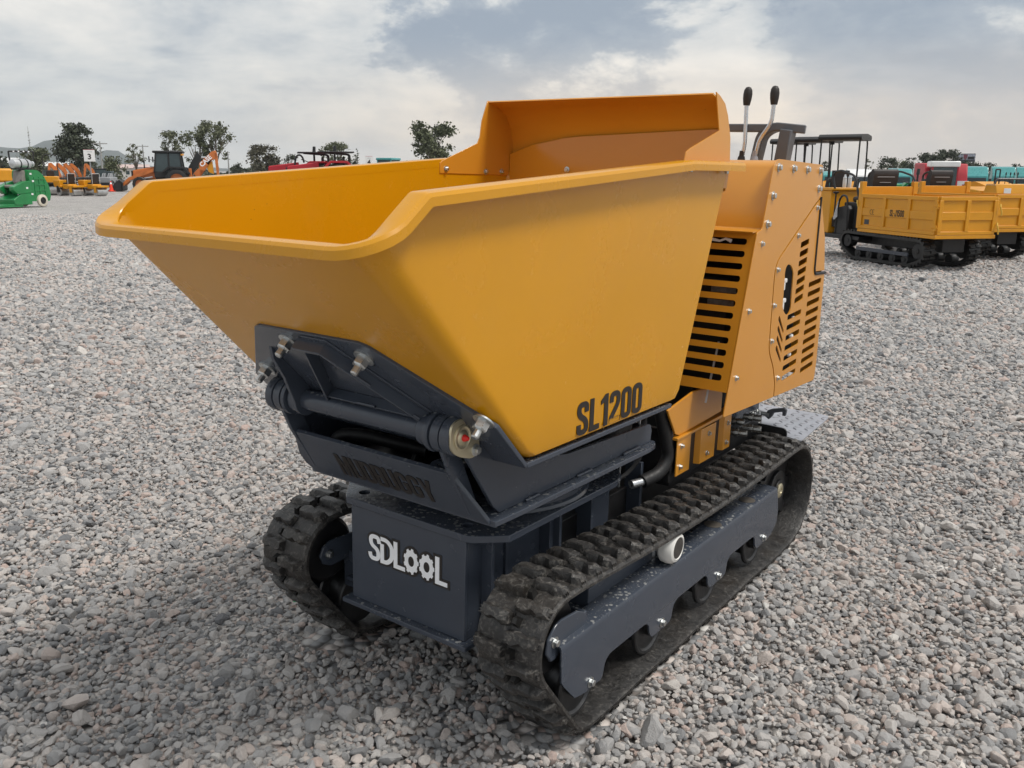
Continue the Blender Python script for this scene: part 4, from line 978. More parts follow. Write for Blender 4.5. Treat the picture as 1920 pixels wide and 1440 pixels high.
TAN = mat('seat_grey_tan', (.24, .22, .20), .6, 0, .1, 9); CREAM = mat('cream_rubber', (.62, .57, .47), .7, 0, .1, 12); ALU = mat('aluminium', (.56, .57, .58), .38, .6, .12, 6)
GRYM = mat('mid_grey_paint', (.28, .29, .30), .45, 0, .1, 3); CONE = mat('cone_orange', (.80, .055, .02), .45, 0, .05, 6)
HAZE = 1.5e-4
def P(parent, name, mt, bevel=0.0, **kw):
    """context helper: with P(...) as mb"""
    class Ctx:
        def __enter__(s): s.mb = MB(); return s.mb
        def __exit__(s, *a): s.o = s.mb.build(name, mt, parent, bevel, **kw)
    return Ctx()
def box(parent, name, mt, x0, x1, y0, y1, z0, z1, bevel=0.01): return MB().bx(x0, x1, y0, y1, z0, z1).build(name, mt, parent, bevel)
def prismy(parent, name, mt, pts, y0, y1, bevel=0.008): return MB().prism(pts, 'y', y0, y1).build(name, mt, parent, bevel)
def tubes(parent, name, mt, lists, r, n=8, **kw):
    mb = MB()
    for l in lists: mb.tube(l, r, n)
    return mb.build(name, mt, parent, **kw)
def wheel(parent, x, y, z, r, w, rim_mt, tyre_mt=None, name='wheel', ribs=0):
    sg = 1 if y >= 0 else -1
    mb = MB(); mb.lathe((x, y - w / 2, z), (0, 1, 0), [(r * .58, 0), (r * .90, .0), (r * .985, w * .12), (r, w * .3), (r, w * .7), (r * .985, w * .88), (r * .90, w), (r * .58, w)], 28, False)
    if ribs:
        for i in range(ribs):
            a = 2 * PI * i / ribs; M_ = Matrix.Translation((x, y, z)) @ Matrix.Rotation(a, 4, 'Y')
            mb.cb((r, (w * .22 if i % 2 else -w * .22), 0), (r * .07, w * .5, r * .10), M_)
    t = mb.build(name, tyre_mt or TYRE, parent, sharp=40)
    mb = MB(); mb.lathe((x, y + sg * w * .28, z), (0, sg, 0), [(r * .60, -w * .2), (r * .58, .0), (r * .5, -w * .1), (r * .2, -w * .05), (r * .2, w * .06), (.001, w * .06)], 20); mb.build('rim', rim_mt, t, sharp=30)
    return t
LUGM = MB().bx(-.020, .020, -.5, -.04, 0, .028).bx(-.004, .036, .04, .5, 0, .028).mesh('lug'); LUGM.materials.append(TYRE)
def crawler(parent, y, w, circles, lug_pitch=.085, rollers=(), idlers=(), beam=None):
    """one rubber crawler under a parked machine, circles in (x, z, r)"""
    pts = hull_path_plain(circles, lug_pitch); n = len(pts); mb = MB(); rg = []
    for i in range(n):
        p = pts[i]; t = (pts[(i + 1) % n] - pts[i - 1]).normalized(); nn = Vector((t.y, -t.x))
        q = lambda yy, d: (p.x + nn.x * d, y + yy, p.y + nn.y * d)
        rg.append([q(-w / 2, 0), q(w / 2, 0), q(w / 2, -.045), q(-w / 2, -.045)])
    mb.loft(rg, False, True, True); tr = mb.build('crawler_track', TYRE, parent)
    for i in range(n):
        p = pts[i]; t = (pts[(i + 1) % n] - pts[i - 1]).normalized(); nn = Vector((t.y, -t.x))
        M_ = Matrix.Identity(4)
        for a, (cx, cz, cy_) in enumerate(((t.x, t.y, 0), (0, 0, 1), (nn.x, nn.y, 0))): M_[0][a] = cx; M_[1][a] = cy_; M_[2][a] = cz
        M_[0][1] *= w; M_[1][1] = w; M_[2][1] *= w
        M_[0][3] = p.x; M_[1][3] = y; M_[2][3] = p.y
        inst('lug', LUGM, tr, mat4=M_)
    for (x, z, r) in rollers:
        mb = MB(); mb.cyl((x, y - w * .35, z), (x, y + w * .35, z), r, n=18); mb.cyl((x, y - w * .40, z), (x, y + w * .40, z), r * .35, n=10); mb.build('track_roller', BLK, parent, .004)
    if beam: box(parent, 'track_beam', beam[6] if len(beam) > 6 else BLK, beam[0], beam[1], y - w * .42, y + w * .42, beam[2], beam[3])
    return tr
def hull_path_plain(circles, step):
    pts = []
    for (y, z, r) in circles: pts += [(y + r * math.cos(a), z + r * math.sin(a)) for a in np.linspace(0, 2 * PI, 48, endpoint=False)]
    pts = sorted(set(pts)); cr = lambda o, a, b: (a[0] - o[0]) * (b[1] - o[1]) - (a[1] - o[1]) * (b[0] - o[0]); lo = []; hi = []
    for p in pts:
        while len(lo) > 1 and cr(lo[-2], lo[-1], p) <= 0: lo.pop()
        lo.append(p)
    for p in reversed(pts):
        while len(hi) > 1 and cr(hi[-2], hi[-1], p) <= 0: hi.pop()
        hi.append(p)
    H = [Vector(p) for p in lo[:-1] + hi[:-1]]; L = [0]
    for i in range(len(H)): L.append(L[-1] + (H[(i + 1) % len(H)] - H[i]).length)
    N = round(L[-1] / step); res = []
    for q in range(N):
        s = L[-1] * q / N; i = max(j for j in range(len(H)) if L[j] <= s + 1e-9); res.append(H[i].lerp(H[(i + 1) % len(H)], (s - L[i]) / max(1e-9, L[i + 1] - L[i])))
    return res

# ---- crawler carriers with drop-side boxes -----------------------------
def carrier(label, loc, rz, text=True):
    t = thing('crawler_carrier', label, 'crawler carrier', loc, rz, 'yellow crawler carriers with drop-side boxes behind the dumper')
    for y in (.41, -.41):
        crawler(t, y, .20, [(.90, .33, .17), (.66, .15, .115), (-.72, .15, .115), (-.90, .29, .19)], .08, [(x, .135, .080) for x in (-.62, -.32, -.02, .28, .58)] + [(.90, .33, .105), (-.90, .29, .12)], (-.75, .80, .20, .31))
        box(t, 'side_beam', GREY, -.70, .62, y + (.06 if y > 0 else -.085), y + (.085 if y > 0 else -.06), .19, .25, .004)
    box(t, 'chassis', BLK, -1.1, 1.1, -.20, .20, .28, .505, .01)
    # box: floor, posts, hinged side and tail gates with pressed panels
    x0, x1, w, zb, zt = -1.30, .55, .52, .56, 1.13
    fl = box(t, 'box_floor', YELM, x0 - .02, x1 + .02, -w - .02, w + .02, zb - .055, zb, .006)
    def gate(name, p0, p1, out, cols):
        p0 = Vector(p0); p1 = Vector(p1); L = (p1 - p0).length; d = (p1 - p0).normalized(); o_ = Vector(out)
        M_ = Matrix.Identity(4)
        for a, v in enumerate((d, o_, Vector((0, 0, 1)))):
            for i in range(3): M_[i][a] = v[i]
        for i in range(3): M_[i][3] = p0[i]
        mb = MB(); mb.bx(.01, L - .01, -.028, 0, 0, zt - zb, M_); gt = mb.build(name, YELM, t, .003)
        for nm, z0, z1 in (('top_rail', zt - zb - .06, zt - zb), ('bottom_rail', 0.003, .055), ('mid_rail', .22, .345)):
            mb = MB(); mb.bx(.012, L - .012, .0005, .022 if nm != 'mid_rail' else .016, z0, z1, M_); mb.build(nm, YELM, gt, .006)
        for c in range(cols + 1):
            xx = .035 + (L - .07) * c / cols; mb = MB(); mb.bx(xx - .032, xx + .032, .001, .026, .05, zt - zb - .055, M_); mb.build('upright', YELM, gt, .006)
        return gt, M_
    sg, Ms = gate('side_gate', (x1, w, zb), (x0, w, zb), (0, 1, 0), 3); gate('side_gate', (x0, -w, zb), (x1, -w, zb), (0, -1, 0), 3)
    tg, Mt = gate('tail_gate', (x0, w, zb), (x0, -w, zb), (-1, 0, 0), 2)
    hb = box(t, 'headboard', YELM, x1 - .005, x1 + .035, -w, w, zb, zt + .12, .006); box(t, 'corner_post', YELM, x1 - .02, x1 + .06, w - .06, w + .025, zb, zt + .20, .006); box(t, 'corner_post', YELM, x1 - .02, x1 + .06, -w - .025, -w + .06, zb, zt + .20, .006)
    for z in (zb + .10, zb + .42):
        MB().cyl((x0 - .02, w + .028, z - .03), (x0 - .02, w + .028, z + .05), .016, n=10).cyl((x0 - .05, w + .02, z + .01), (x0 + .06, w + .03, z + .01), .010, n=8).build('gate_hinge', YELM, tg)
    for (x, y, z) in ((x0 - .03, -w - .03, zb + .40), (x0 - .035, -w - .01, zb + .12), (x1 + .07, w + .035, zb + .40)):
        MB().tube([(x, y, z + .06), (x - .02, y + .01, z + .02), (x - .02, y - .02, z - .06), (x - .01, y - .03, z - .11)], .012, 8).build('gate_latch', mat('latch_yellow', (.72, .45, .06), .4), t)
    if text:
        lettering('SL-J1500', Ms @ Vector((.78, .0168, .235)), Ms.col[0].xyz * 1, (0, 0, 1), .105, BLACKV, sg, width=.85)
        lettering('CE', Ms @ Vector((.27, .0168, .24)), Ms.col[0].xyz, (0, 0, 1), .085, BLACKV, sg, gap=.05)
        mb = MB(); mb.bx(.13, .25, .0005, .004, .075, .155, Ms); mb.build('rating_plate', mat('plate_slate', (.05, .06, .075), .4, .3), sg)
    # operator end
    box(t, 'platform', BLK, .62, 2.0, -.42, .46, .34, .41, .01)
    mb = MB(); mb.prism([(1.05, .37), (1.42, .37), (1.42, .78), (1.36, .88), (1.12, .92), (1.05, .86)], 'y', -.10, .40); mb.build('battery_case', BLK, t, .02)
    box(t, 'console', YELM, 1.62, 1.98, -.40, .40, .41, 1.16, .012); box(t, 'console_top', YELM, 1.58, 2.0, -.42, .42, 1.162, 1.21, .01)
    box(t, 'valve_block', BLK, 1.50, 1.62, .06, .34, .52, .70, .01)
    mb = MB(); mb.tube(fillet([(1.52, .36, .60), (1.50, .38, .75), (1.50, .38, 1.12)], .05), .014, 8); mb.lathe((1.50, .38, 1.10), (0, 0, 1), [(.012, 0), (.05, .02), (.055, .04), (.02, .05)], 12); mb.build('control_lever', BLK, t)
    for y in (.14, .26): MB().cyl((1.56, y, .37), (1.56, y, .54), .014, n=8).build('pedal_post', BLK, t)
    for y in (.40, -.10): tubes(t, 'grab_rail', BLK, [fillet([(1.40, y, .40), (1.36, y, 1.00), (1.26, y, 1.10), (1.12, y, 1.06), (1.06, y, .40)], .08)], .018)
    for y in (-.36, .36): tubes(t, 'grab_rail', BLK, [fillet([(.82, y, .95), (1.0, y, 1.42), (1.45, y, 1.52), (1.68, y, 1.46), (1.58, y, 1.2)], .12)], .02)
    # seat, back to the box
    mb = MB(); prof = fillet([(.76, 1.0), (.73, 1.04), (.66, 1.46), (.68, 1.53), (.74, 1.54), (.83, 1.34), (.90, 1.06)], .05)
    mb.prism([(p.x, p.y) for p in prof], 'y', -.24, .24); st = mb.build('seat_back', VINYL, t, .03, 3)
    box(t, 'seat_cushion', VINYL, .76, 1.22, -.24, .24, .97, 1.07, .04); box(st, 'seat_seam', GRYM, .666, .674, -.17, .17, 1.40, 1.412, .002); box(st, 'seat_seam', GRYM, .679, .687, -.11, .11, 1.31, 1.32, .002)
    mb = MB(); mb.bx(.70, 1.35, -.30, .30, .42, .97); mb.build('seat_box', BLK, t, .02)
    return t
c_head = math.atan2(.64, -.77)
carrier('yellow crawler carrier lettered SL-J1500 on its drop side, right of the dumper hood', (-1.85, 14.11, 0), c_head)
c2 = Vector((-1.85, 14.11, 0)) + Vector((.64, .77, 0)) * 2.17 + Vector((-.77, .64, 0)) * 1.27
carrier('second yellow crawler carrier standing behind the lettered one at the right edge', c2, c_head, False)
mb = MB(); mb.loft([[(1.33, .43, .99), (1.36, .42, .99), (1.34, .44, .97)], [(1.30, .46, .86), (1.37, .45, .85), (1.33, .47, .84)], [(1.27, .47, .72), (1.40, .47, .68), (1.33, .49, .66)]])
bag = mb.build('plastic_bag', mat('clear_film', (.34, .34, .34), .25, 0, .2, 20), None); bag.location = (-1.85, 14.11, 0); bag.rotation_euler = (0, 0, c_head)
tag(bag, 'crumpled clear plastic bag hanging on the black grab rail of the lettered carrier', 'plastic bag')

# ---- canopied mini excavators ------------------------------------------
def mini_ex(label, loc, rz, roof=True, boom=True):
    t = thing('mini_excavator', label, 'mini excavator', loc, rz, 'yellow mini excavators parked in a row', 1.0 if roof else 1.2)
    for y in (.40, -.40): crawler(t, y, .22, [(.62, .20, .18), (-.62, .20, .18)], .10, [(x, .10, .07) for x in (-.35, 0, .35)], (-.55, .55, .12, .26))
    box(t, 'undercarriage', BLK, -.35, .35, -.30, .30, .2, .52, .02); box(t, 'dozer_blade', YELM, .95, 1.02, -.55, .55, .05, .40, .01)
    mb = MB(); mb.prism([tuple(p) for p in fillet([(-.72, -.50), (.50, -.50), (.50, .50), (-.72, .50)], [.25, .05, .05, .25], True)], 'z', .52, .68); mb.build('house_floor', YELM, t, .01)
    mb = MB(); mb.prism([tuple(p) for p in fillet([(-.75, .68), (-.20, .68), (-.20, 1.02), (-.40, 1.10), (-.75, .98)], [.03, .02, .03, .08, .12], True)], 'y', -.50, .50); eb = mb.build('engine_cover', YELM, t, .02)
    for i in range(5): box(eb, 'vent', BLK, -.66 + i * .07, -.62 + i * .07, .499, .503, .82, .92, .001)
    box(t, 'side_console', YELM, -.15, .35, .28, .48, .68, .98, .02); box(t, 'side_console', YELM, -.15, .35, -.48, -.28, .68, .98, .02)
    if roof:
     mb = MB(); mb.prism([tuple(p) for p in fillet([(-.18, 1.05), (-.12, 1.02), (-.06, 1.10), (-.12, 1.55), (-.20, 1.56)], .03, True)], 'y', -.22, .22); mb.build('seat_back', VINYL, t, .03); box(t, 'seat_cushion', VINYL, -.14, .30, -.23, .23, 1.0, 1.1, .04)
    for y in (.36, -.36) if roof else ():
        tubes(t, 'arm_rest', BLK, [fillet([(-.18, y, 1.02), (-.10, y, 1.30), (.28, y, 1.36), (.42, y, 1.28), (.34, y, 1.0)], .12)], .02)
        MB().cyl((.30, y, 1.0), (.33, y, 1.24), .012, n=8).ell((.332, y, 1.27), (.025, .025, .045)).build('joystick', BLK, t)
    if boom:
     mb = MB(); mb.prism([(.48, .55), (.78, .55), (.80, .70), (1.05, 1.0), (1.45, 1.15), (1.40, 1.27), (.95, 1.12), (.62, .85)], 'y', -.07, .07); mb.build('boom', YELM, t, .01)
     mb = MB(); mb.prism([(1.36, 1.28), (1.48, 1.20), (1.62, .75), (1.52, .73)], 'y', -.05, .05); mb.build('dipper_arm', YELM, t, .01)
     mb = MB(); mb.prism([(1.50, .80), (1.62, .80), (1.72, .45), (1.55, .20), (1.30, .22), (1.32, .32), (1.50, .40)], 'y', -.16, .16); mb.build('bucket', BLK, t, .01)
    if roof:
        mb = MB(); mb.prism([tuple(p) for p in fillet([(-.62, 2.32), (.62, 2.32), (.68, 2.38), (.62, 2.45), (.1, 2.49), (-.55, 2.46), (-.68, 2.39)], .03, True)], 'y', -.54, .54); mb.build('canopy_roof', BLK, t, .025)
        for y in (.48, -.48):
            MB().tube(fillet([(.50, y, .68), (.56, y, 1.5), (.44, y, 2.28), (.30, y, 2.37)], .1), .021, 8).build('canopy_post', BLK, t)
            MB().tube([(-.55, y, 1.0), (-.53, y, 2.37)], .021, 8).build('canopy_post', BLK, t)
            MB().tube(fillet([(.545, y, 1.72), (.60, y, 1.70), (.60, y, 1.42), (.555, y, 1.38)], .04), .011, 6).build('grab_handle', BLK, t)
        box(t, 'work_light', BLK, .56, .63, .40, .52, 2.24, 2.33, .01)
    return t
mini_ex('mini excavator with black canopy, seat back towards the viewer, rightmost of the row', spot(1576, 24.0), face(1576, -12))
mini_ex('mini excavator under the middle of the three black canopies', spot(1527, 25.6), face(1527, -12))
mini_ex('mini excavator whose canopy shows behind the grey rail of the dumper hood', spot(1480, 27.2), face(1480, -12))
mini_ex('yellow mini excavator without canopy, its vented cover showing above the second carrier', spot(1820, 23.0), face(1820, 55), False, False)
for k_, (bx_, by_) in enumerate(((1.80, .02), (1.78, -.07))):
    mb = MB(); mb.lathe((0, 0, 0), (0, 0, 1), [(.032, 0), (.034, .01), (.034, .14), (.030, .155), (.034, .17), (.016, .215), (.015, .235), (.001, .236)], 14)
    bt_ = mb.build('water_bottle', mat('clear_bottle', (.55, .60, .64), .12, 0, .05, 20), None)
    bt_.location = Vector((-1.85, 14.11, 1.211)) + Matrix.Rotation(c_head, 3, 'Z') @ Vector((bx_, by_, 0))
    tag(bt_, 'clear water bottle standing on the carrier console, ' + ('left of the pair' if k_ == 0 else 'right of the pair'), 'bottle', 'water bottles on the console')
# ---- a second dumper of the same make behind the carriers ----------------
def dumper2(u, d, deg, label):
    t = thing('tracked_dumper', label, 'mini dumper', spot(u, d), face(u, deg), None, .85)
    for y in (.41, -.41): crawler(t, y, .19, [(.9, .31, .127), (.75, .10, .10), (-.8, .10, .10), (-.83, .22, .2)], .08, [(x, .11, .085) for x in (-.5, -.1, .3, .7)], (-.6, .7, .16, .29, 0, 0, GREY))
    box(t, 'chassis', GREY, -.8, .8, -.3, .3, .25, .6, .01)
    mb = MB(); mb.prism([(-.20, .66), (-1.05, .66), (-1.05, 1.05), (-.88, 1.49), (-.42, 1.49), (-.34, 1.26)], 'y', -.45, .45); h = mb.build('hood', YELM, t, .02)
    mb = MB(); mb.prism([(.95, .78), (.05, .78), (-.15, 1.30), (1.1, 1.40), (1.45, 1.29)], 'y', -.42, .42); mb.build('hopper', YELM, t, .02)
    for i in range(6): inst('bolt', BOLT_L, h, mat4=along((-.45 - i * .085, .45, 1.46), (0, 1, 0)))
    box(h, 'notice', WHT, -1.02, -1.0, .1, .28, 1.2, 1.38, .002)
    for y in (-.2, -.1, .0, .12): MB().cyl((-.72, y, 1.49), (-.73, y, 1.72), .009, n=8).ell((-.732, y, 1.75), (.018, .018, .045)).build('control_lever', BLK, t)
    tubes(t, 'guard_rail', RAIL, [fillet([(-.80, -.42, 1.48), (-.85, -.42, 1.62), (-.85, .42, 1.62), (-.80, .42, 1.48)], .06)], .022)
    tubes(t, 'exhaust_guard', BLK, [fillet([(-.62, .22, 1.48), (-.62, .22, 1.86), (-.62, .34, 1.86), (-.62, .34, 1.48)], .02)], .018)
dumper2(1862, 20.8, 30, 'second tracked dumper at the right edge, yellow hood with white notice and levers')

# ---- highway tractors ---------------------------------------------------
def truck(u, d, mt, label, grp, deg=188, top=3.85):
    t = thing('truck_tractor', label, 'truck', spot(u, d), face(u, deg), grp)
    mb = MB(); k_ = top / 3.85
    mb.loft([[(-.2, -1.15, .9), (-.2, 1.15, .9), (-.2, 1.18, 2.5), (-.25, 1.1, 2.75), (-.25, -1.1, 2.75), (-.2, -1.18, 2.5)], [(-.9, -1.22, .9), (-.9, 1.22, .9), (-.9, 1.25, 2.6), (-1.0, 1.18, 3.75 * k_), (-1.0, -1.18, 3.75 * k_), (-.9, -1.25, 2.6)], [(-2.6, -1.15, .9), (-2.6, 1.15, .9), (-2.6, 1.17, 2.6), (-2.6, 1.1, 3.85 * k_), (-2.6, -1.1, 3.85 * k_), (-2.6, -1.17, 2.6)]])
    cab = mb.build('cab', mt, t, .06, 3)
    mb = MB(); mb.loft([[(1.9, -.75, .75), (1.9, .75, .75), (1.85, .72, 1.55), (1.85, -.72, 1.55)], [(-.2, -1.0, .75), (-.2, 1.0, .75), (-.2, .98, 1.95), (-.2, -.98, 1.95)]]); mb.build('bonnet', mt, t, .08, 3)
    mb = MB(); mb.loft([[(-.17, -1.0, 2.0), (-.17, 1.0, 2.0), (-.22, .95, 2.58), (-.22, -.95, 2.58)], [(-.21, -1.0, 2.0), (-.21, 1.0, 2.0), (-.26, .95, 2.58), (-.26, -.95, 2.58)]]); mb.build('windscreen', mat('dark_windscreen', (.02, .03, .035), .35), cab)
    box(t, 'grille', ALU, 1.86, 1.92, -.5, .5, .8, 1.45, .02); box(t, 'bumper', WHT, 1.85, 2.1, -1.15, 1.15, .4, .75, .04)
    for y in (.85, -.85): box(t, 'headlight', WHITEV, 1.6, 1.86, y - .16, y + .16, 1.0, 1.25, .04)
    for y in (1.32, -1.32): box(t, 'mirror', BLK, -.1, 0, y - .09, y + .09, 1.9, 2.5, .03)
    for i in range(5): box(cab, 'marker_lamp', mat('amber_lamp', (.8, .35, .05), .3), -.66, -.6, -.8 + i * .38, -.72 + i * .38, 3.0 * k_, 3.05 * k_, .01)
    for x in (1.1, -2.2): 
        for y in (1.0, -1.0): wheel(t, x, y, .5, .5, .3, ALU)
    box(t, 'frame', BLK, -5.5, 1.6, -.45, .45, .6, .85, .02)
    for y in (1.0, -1.0): wheel(t, -4.6, y, .5, .5, .4, ALU)
    return t
GT = 'teal highway tractors parked in the far row'; GW = 'white highway tractors parked in the far row'
truck(1829, 100, TEAL, 'teal truck cab facing the yard, directly right of the red combine', GT); truck(1880, 101, TEAL, 'teal truck cab behind the black exhaust hoop of the second dumper', GT)
truck(1926, 102, TEAL, 'teal truck cab cut off by the right edge of the photo', GT); truck(1687, 99, TEAL, 'teal truck cab between the two black carrier seats', GT, top=3.55)
truck(1733, 104, TEAL, 'teal truck cab mostly hidden behind the red combine', GT, top=3.6); truck(1562, 100, TEAL, 'teal truck cab seen through the posts of the nearest canopy', GT, top=3.2)
truck(1609, 98, WHT, 'white truck cab right of the excavator seat with a dark windscreen', GW, top=3.45); truck(1649, 99, WHT, 'white truck cab behind the black seat of the lettered carrier', GW, top=3.4)
truck(1541, 103, WHT, 'white truck cab just right of the dumper hood', GW, top=3.1)
# ---- red combine and green tractor ---------------------------------------
t = thing('combine_harvester', 'tall red harvester with white cab roof among the teal trucks', 'harvester', spot(1764, 70), face(1764, 192), None, 1.02)
mb = MB(); mb.loft([[(1.2, -1.45, 1.0), (1.2, 1.5, 1.0), (1.2, 1.5, 2.4), (1.2, -1.4, 2.4)], [(.6, -1.5, .9), (.6, 1.6, .9), (.4, 1.6, 3.6), (.4, -1.4, 3.6)], [(-3.2, -1.5, 1.0), (-3.2, 1.6, 1.0), (-3.4, 1.5, 3.7), (-3.4, -1.4, 3.7)]]); bd = mb.build('body', REDP, t, .08, 3)
box(t, 'cab_glass', GLASS, 1.0, 1.9, -1.15, .65, 1.9, 3.35, .05); box(t, 'cab_roof', WHT, .6, 2.0, -1.3, .75, 3.36, 3.78, .08)
for y in (-1.12, .62): box(t, 'cab_pillar', REDP, 1.86, 1.93, y - .05, y + .05, 1.7, 3.4, .01)
mb = MB(); mb.prism([(1.25, .9), (2.1, .9), (2.1, 1.85), (1.0, 1.9)], 'y', -1.5, -.9); mb.build('side_flare', REDP, t, .03)
MB().prism([(-1.6, 1.35), (1.35, 1.35), (1.35, 2.05), (-1.6, 2.2)], 'y', 1.605, 1.66).build('side_panel', REDP, t, .02); box(bd, 'white_stripe', WHT, 1.21, 1.25, .75, 1.6, 2.1, 2.35, .01); box(bd, 'side_notice', WHT, 1.26, 1.29, .75, 1.15, 1.5, 2.09, .01)
MB().cyl((1.3, .7, 1.75), (1.3, 2.3, 1.85), .13, n=14).build('unloading_auger', REDP, t); box(t, 'feeder_house', BLK, 1.3, 2.6, -.5, .5, .5, 1.3, .04)
for y in (1.35, -1.35): wheel(t, 1.2, y, .85, .85, .6, REDP, ribs=20)
for y in (1.2, -1.2): wheel(t, -2.6, y, .55, .55, .4, REDP)
for y in (2.0, 2.15): box(t, 'work_lamp', WHITEV, 1.4, 1.5, y - .06, y + .06, 1.3, 1.42, .02)
def tractor(u, d, deg, mt, label, cat='tractor', roof=False, cab=False, s=1.0, grp=None, cabmt=None):
    t = thing('tractor', label, cat, spot(u, d), face(u, deg), grp, s)
    mb = MB(); mb.loft([[(1.9, -.32, .75), (1.9, .32, .75), (1.85, .28, 1.35), (1.85, -.28, 1.35)], [(.4, -.38, .75), (.4, .38, .75), (.4, .35, 1.55), (.4, -.35, 1.55)]]); mb.build('bonnet', mt, t, .05, 3)
    box(t, 'chassis', BLK, -.8, 1.8, -.25, .25, .5, .9, .03); box(t, 'front_grille', BLK, 1.88, 1.94, -.22, .22, .8, 1.3, .02)
    for y in (.75, -.75): wheel(t, -.5, y, .75, .75, .45, mt if not cab else WHT, ribs=18); MB().prism([(-1.2, 1.3), (-.9, 1.6), (-.1, 1.6), (.25, 1.25), (.15, 1.22), (-.15, 1.5), (-.85, 1.5), (-1.1, 1.25)], 'y', y - .25, y + .25).build('mudguard', mt, t, .02)
    for y in (.65, -.65): wheel(t, 1.5, y, .5, .5, .3, mt if not cab else WHT, ribs=14)
    box(t, 'seat_cushion', VINYL, -.75, -.25, -.25, .25, 1.2, 1.32, .04); box(t, 'seat_back', VINYL, -.82, -.70, -.25, .25, 1.3, 1.8, .04)
    MB().lathe((.1, 0, 1.62), (-.35, 0, 1), [(.19, -.015), (.205, 0), (.19, .015), (.175, 0)], 20, False).build('steering_wheel', BLK, t); MB().cyl((-.35, .2, 1.45), (-.35, .2, 2.12), .05, n=10).cyl((-.35, .2, 2.0), (-.37, .2, 2.3), .09, .07, n=12).build('exhaust', BLK, t)
    if roof:
        for y in (.5, -.5): tubes(t, 'roll_bar', BLK, [fillet([(-1.0, y, 1.0), (-1.05, y, 1.90), (.15, y, 1.98)], .12)], .035)
        box(t, 'canopy_roof', BLK, -1.25, .45, -.62, .62, 1.97, 2.04, .03)
    if cab:
        box(t, 'cab_glass', GLASS, -1.0, .4, -.62, .62, 1.5, 2.4, .03); box(t, 'cab_roof', cabmt or mt, -1.1, .5, -.72, .72, 2.4, 2.58, .05)
        for x in (-1.0, .4):
            for y in (.62, -.62): box(t, 'cab_pillar', cabmt or mt, x - .04, x + .04, y - .04, y + .04, 1.4, 2.42, .01)
    return t
tractor(1702, 46, 110, GRN, 'green tractor bonnet showing between the two carrier seats')
tractor(574, 58, 92, REDP, 'red machine with black canopy and upright black exhaust, seen above the far rim', 'tractor', True, s=1.3, grp='red canopied machines behind the hopper')
tractor(612, 56, 92, REDP, 'red machine with black canopy, right one beside the grey van roof', 'tractor', True, s=1.3, grp='red canopied machines behind the hopper')
tractor(723, 72, 150, TEAL, 'tractor with teal glazed cab showing right of the number 4 sign', 'tractor', False, True, .98)
tubes(None, 'hose_hoop', BLK, [[(.0 + .28 * math.cos(a), 0, 1.9 + .55 * math.sin(a)) for a in np.linspace(-1.2, 3.0, 14)]], .06)
hh = bpy.data.objects['hose_hoop']; hh.location = spot(560, 57); hh.rotation_euler = (0, 0, face(560, 90)); hh.location.z -= .0
tag(hh, 'black hose hoop standing left of the red canopied machines', 'hose reel')
mb = MB(); mb.bx(-.05, .05, -.02, .02, 0, 1.4); mb.bx(-.55, .55, -.12, .12, 1.32, 1.42)
hst = mb.build('hose_stand', BLK, hh)
def van(u, d, mt, label, deg=90):
    t = thing('van', label, 'van', spot(u, d), face(u, deg))
    mb = MB(); mb.prism([tuple(p) for p in fillet([(-2.1, .45), (2.2, .45), (2.25, 1.0), (1.5, 1.2), (.9, 1.9), (-1.9, 2.0), (-2.15, 1.8)], [.1, .1, .15, .2, .2, .2, .2], True)], 'y', -.85, .85); mb.build('body', mt, t, .06, 3)
    for y in (.853, -.853): box(t, 'window', GLASS, -1.7, .7, y - .004, y + .004, 1.25, 1.75, .002)
    for x in (1.4, -1.4):
        for y in (.8, -.8): wheel(t, x, y, .34, .34, .22, ALU)
van(662, 70, mat('van_grey', (.36, .38, .38), .35, 0, .05, 2), 'pale grey van roof left of the number 4 sign')

# ---- left side: green floor scraper -------------------------------------
t = thing('floor_scraper', 'green ride-on floor scraper with grey gas cylinder and tan seat at left edge', 'floor scraper', spot(40, 35.6), face(40, 134))
mb = MB(); mb.prism([tuple(p) for p in fillet([(-.78, .22), (-.86, .45), (-.80, .85), (-.55, 1.25), (-.32, 1.42), (.10, 1.44), (.16, 1.20), (.10, .86), (.12, .22)], [.05, .1, .15, .12, .1, .08, .1, .05, .02], True)], 'y', -.42, .42); bd = mb.build('body', GRN, t, .03, 3)
mb = MB(); mb.prism([(.10, .55), (.75, .50), (.95, .66), (.95, .78), (.45, .98), (.10, 1.02)], 'y', .20, .43); mb.build('arm_rest', GRN, t, .02)
mb = MB(); mb.prism([(.10, .55), (.75, .50), (.95, .66), (.95, .78), (.45, .98), (.10, 1.02)], 'y', -.43, -.20); mb.build('arm_rest', GRN, t, .02)
mb = MB(); mb.prism([(.10, .10), (.95, .10), (.98, .30), (.60, .52), (.10, .55)], 'y', -.42, .42); mb.build('front_frame', GRN, t, .02)
mb = MB(); mb.prism([(.55, .02), (1.75, .02), (1.75, .08), (1.2, .14), (.55, .14)], 'y', -.40, .40); mb.build('blade_holder', GRN, t, .01)
for z in (.62, .84, 1.06): box(bd, 'rib', GRN, -.62, -.10, .421, .445, z, z + .05, .004)
for x in (-.62, -.36, -.12): box(bd, 'rib', GRN, x, x + .05, .4205, .443, .48, 1.16, .004)
for x, z in ((.06, 1.28), (-.02, 1.0), (.30, .74), (.08, .50)): box(bd, 'warning_decal', WHT, x - .05, x + .05, .4305, .4335, z - .035, z + .035, .001)
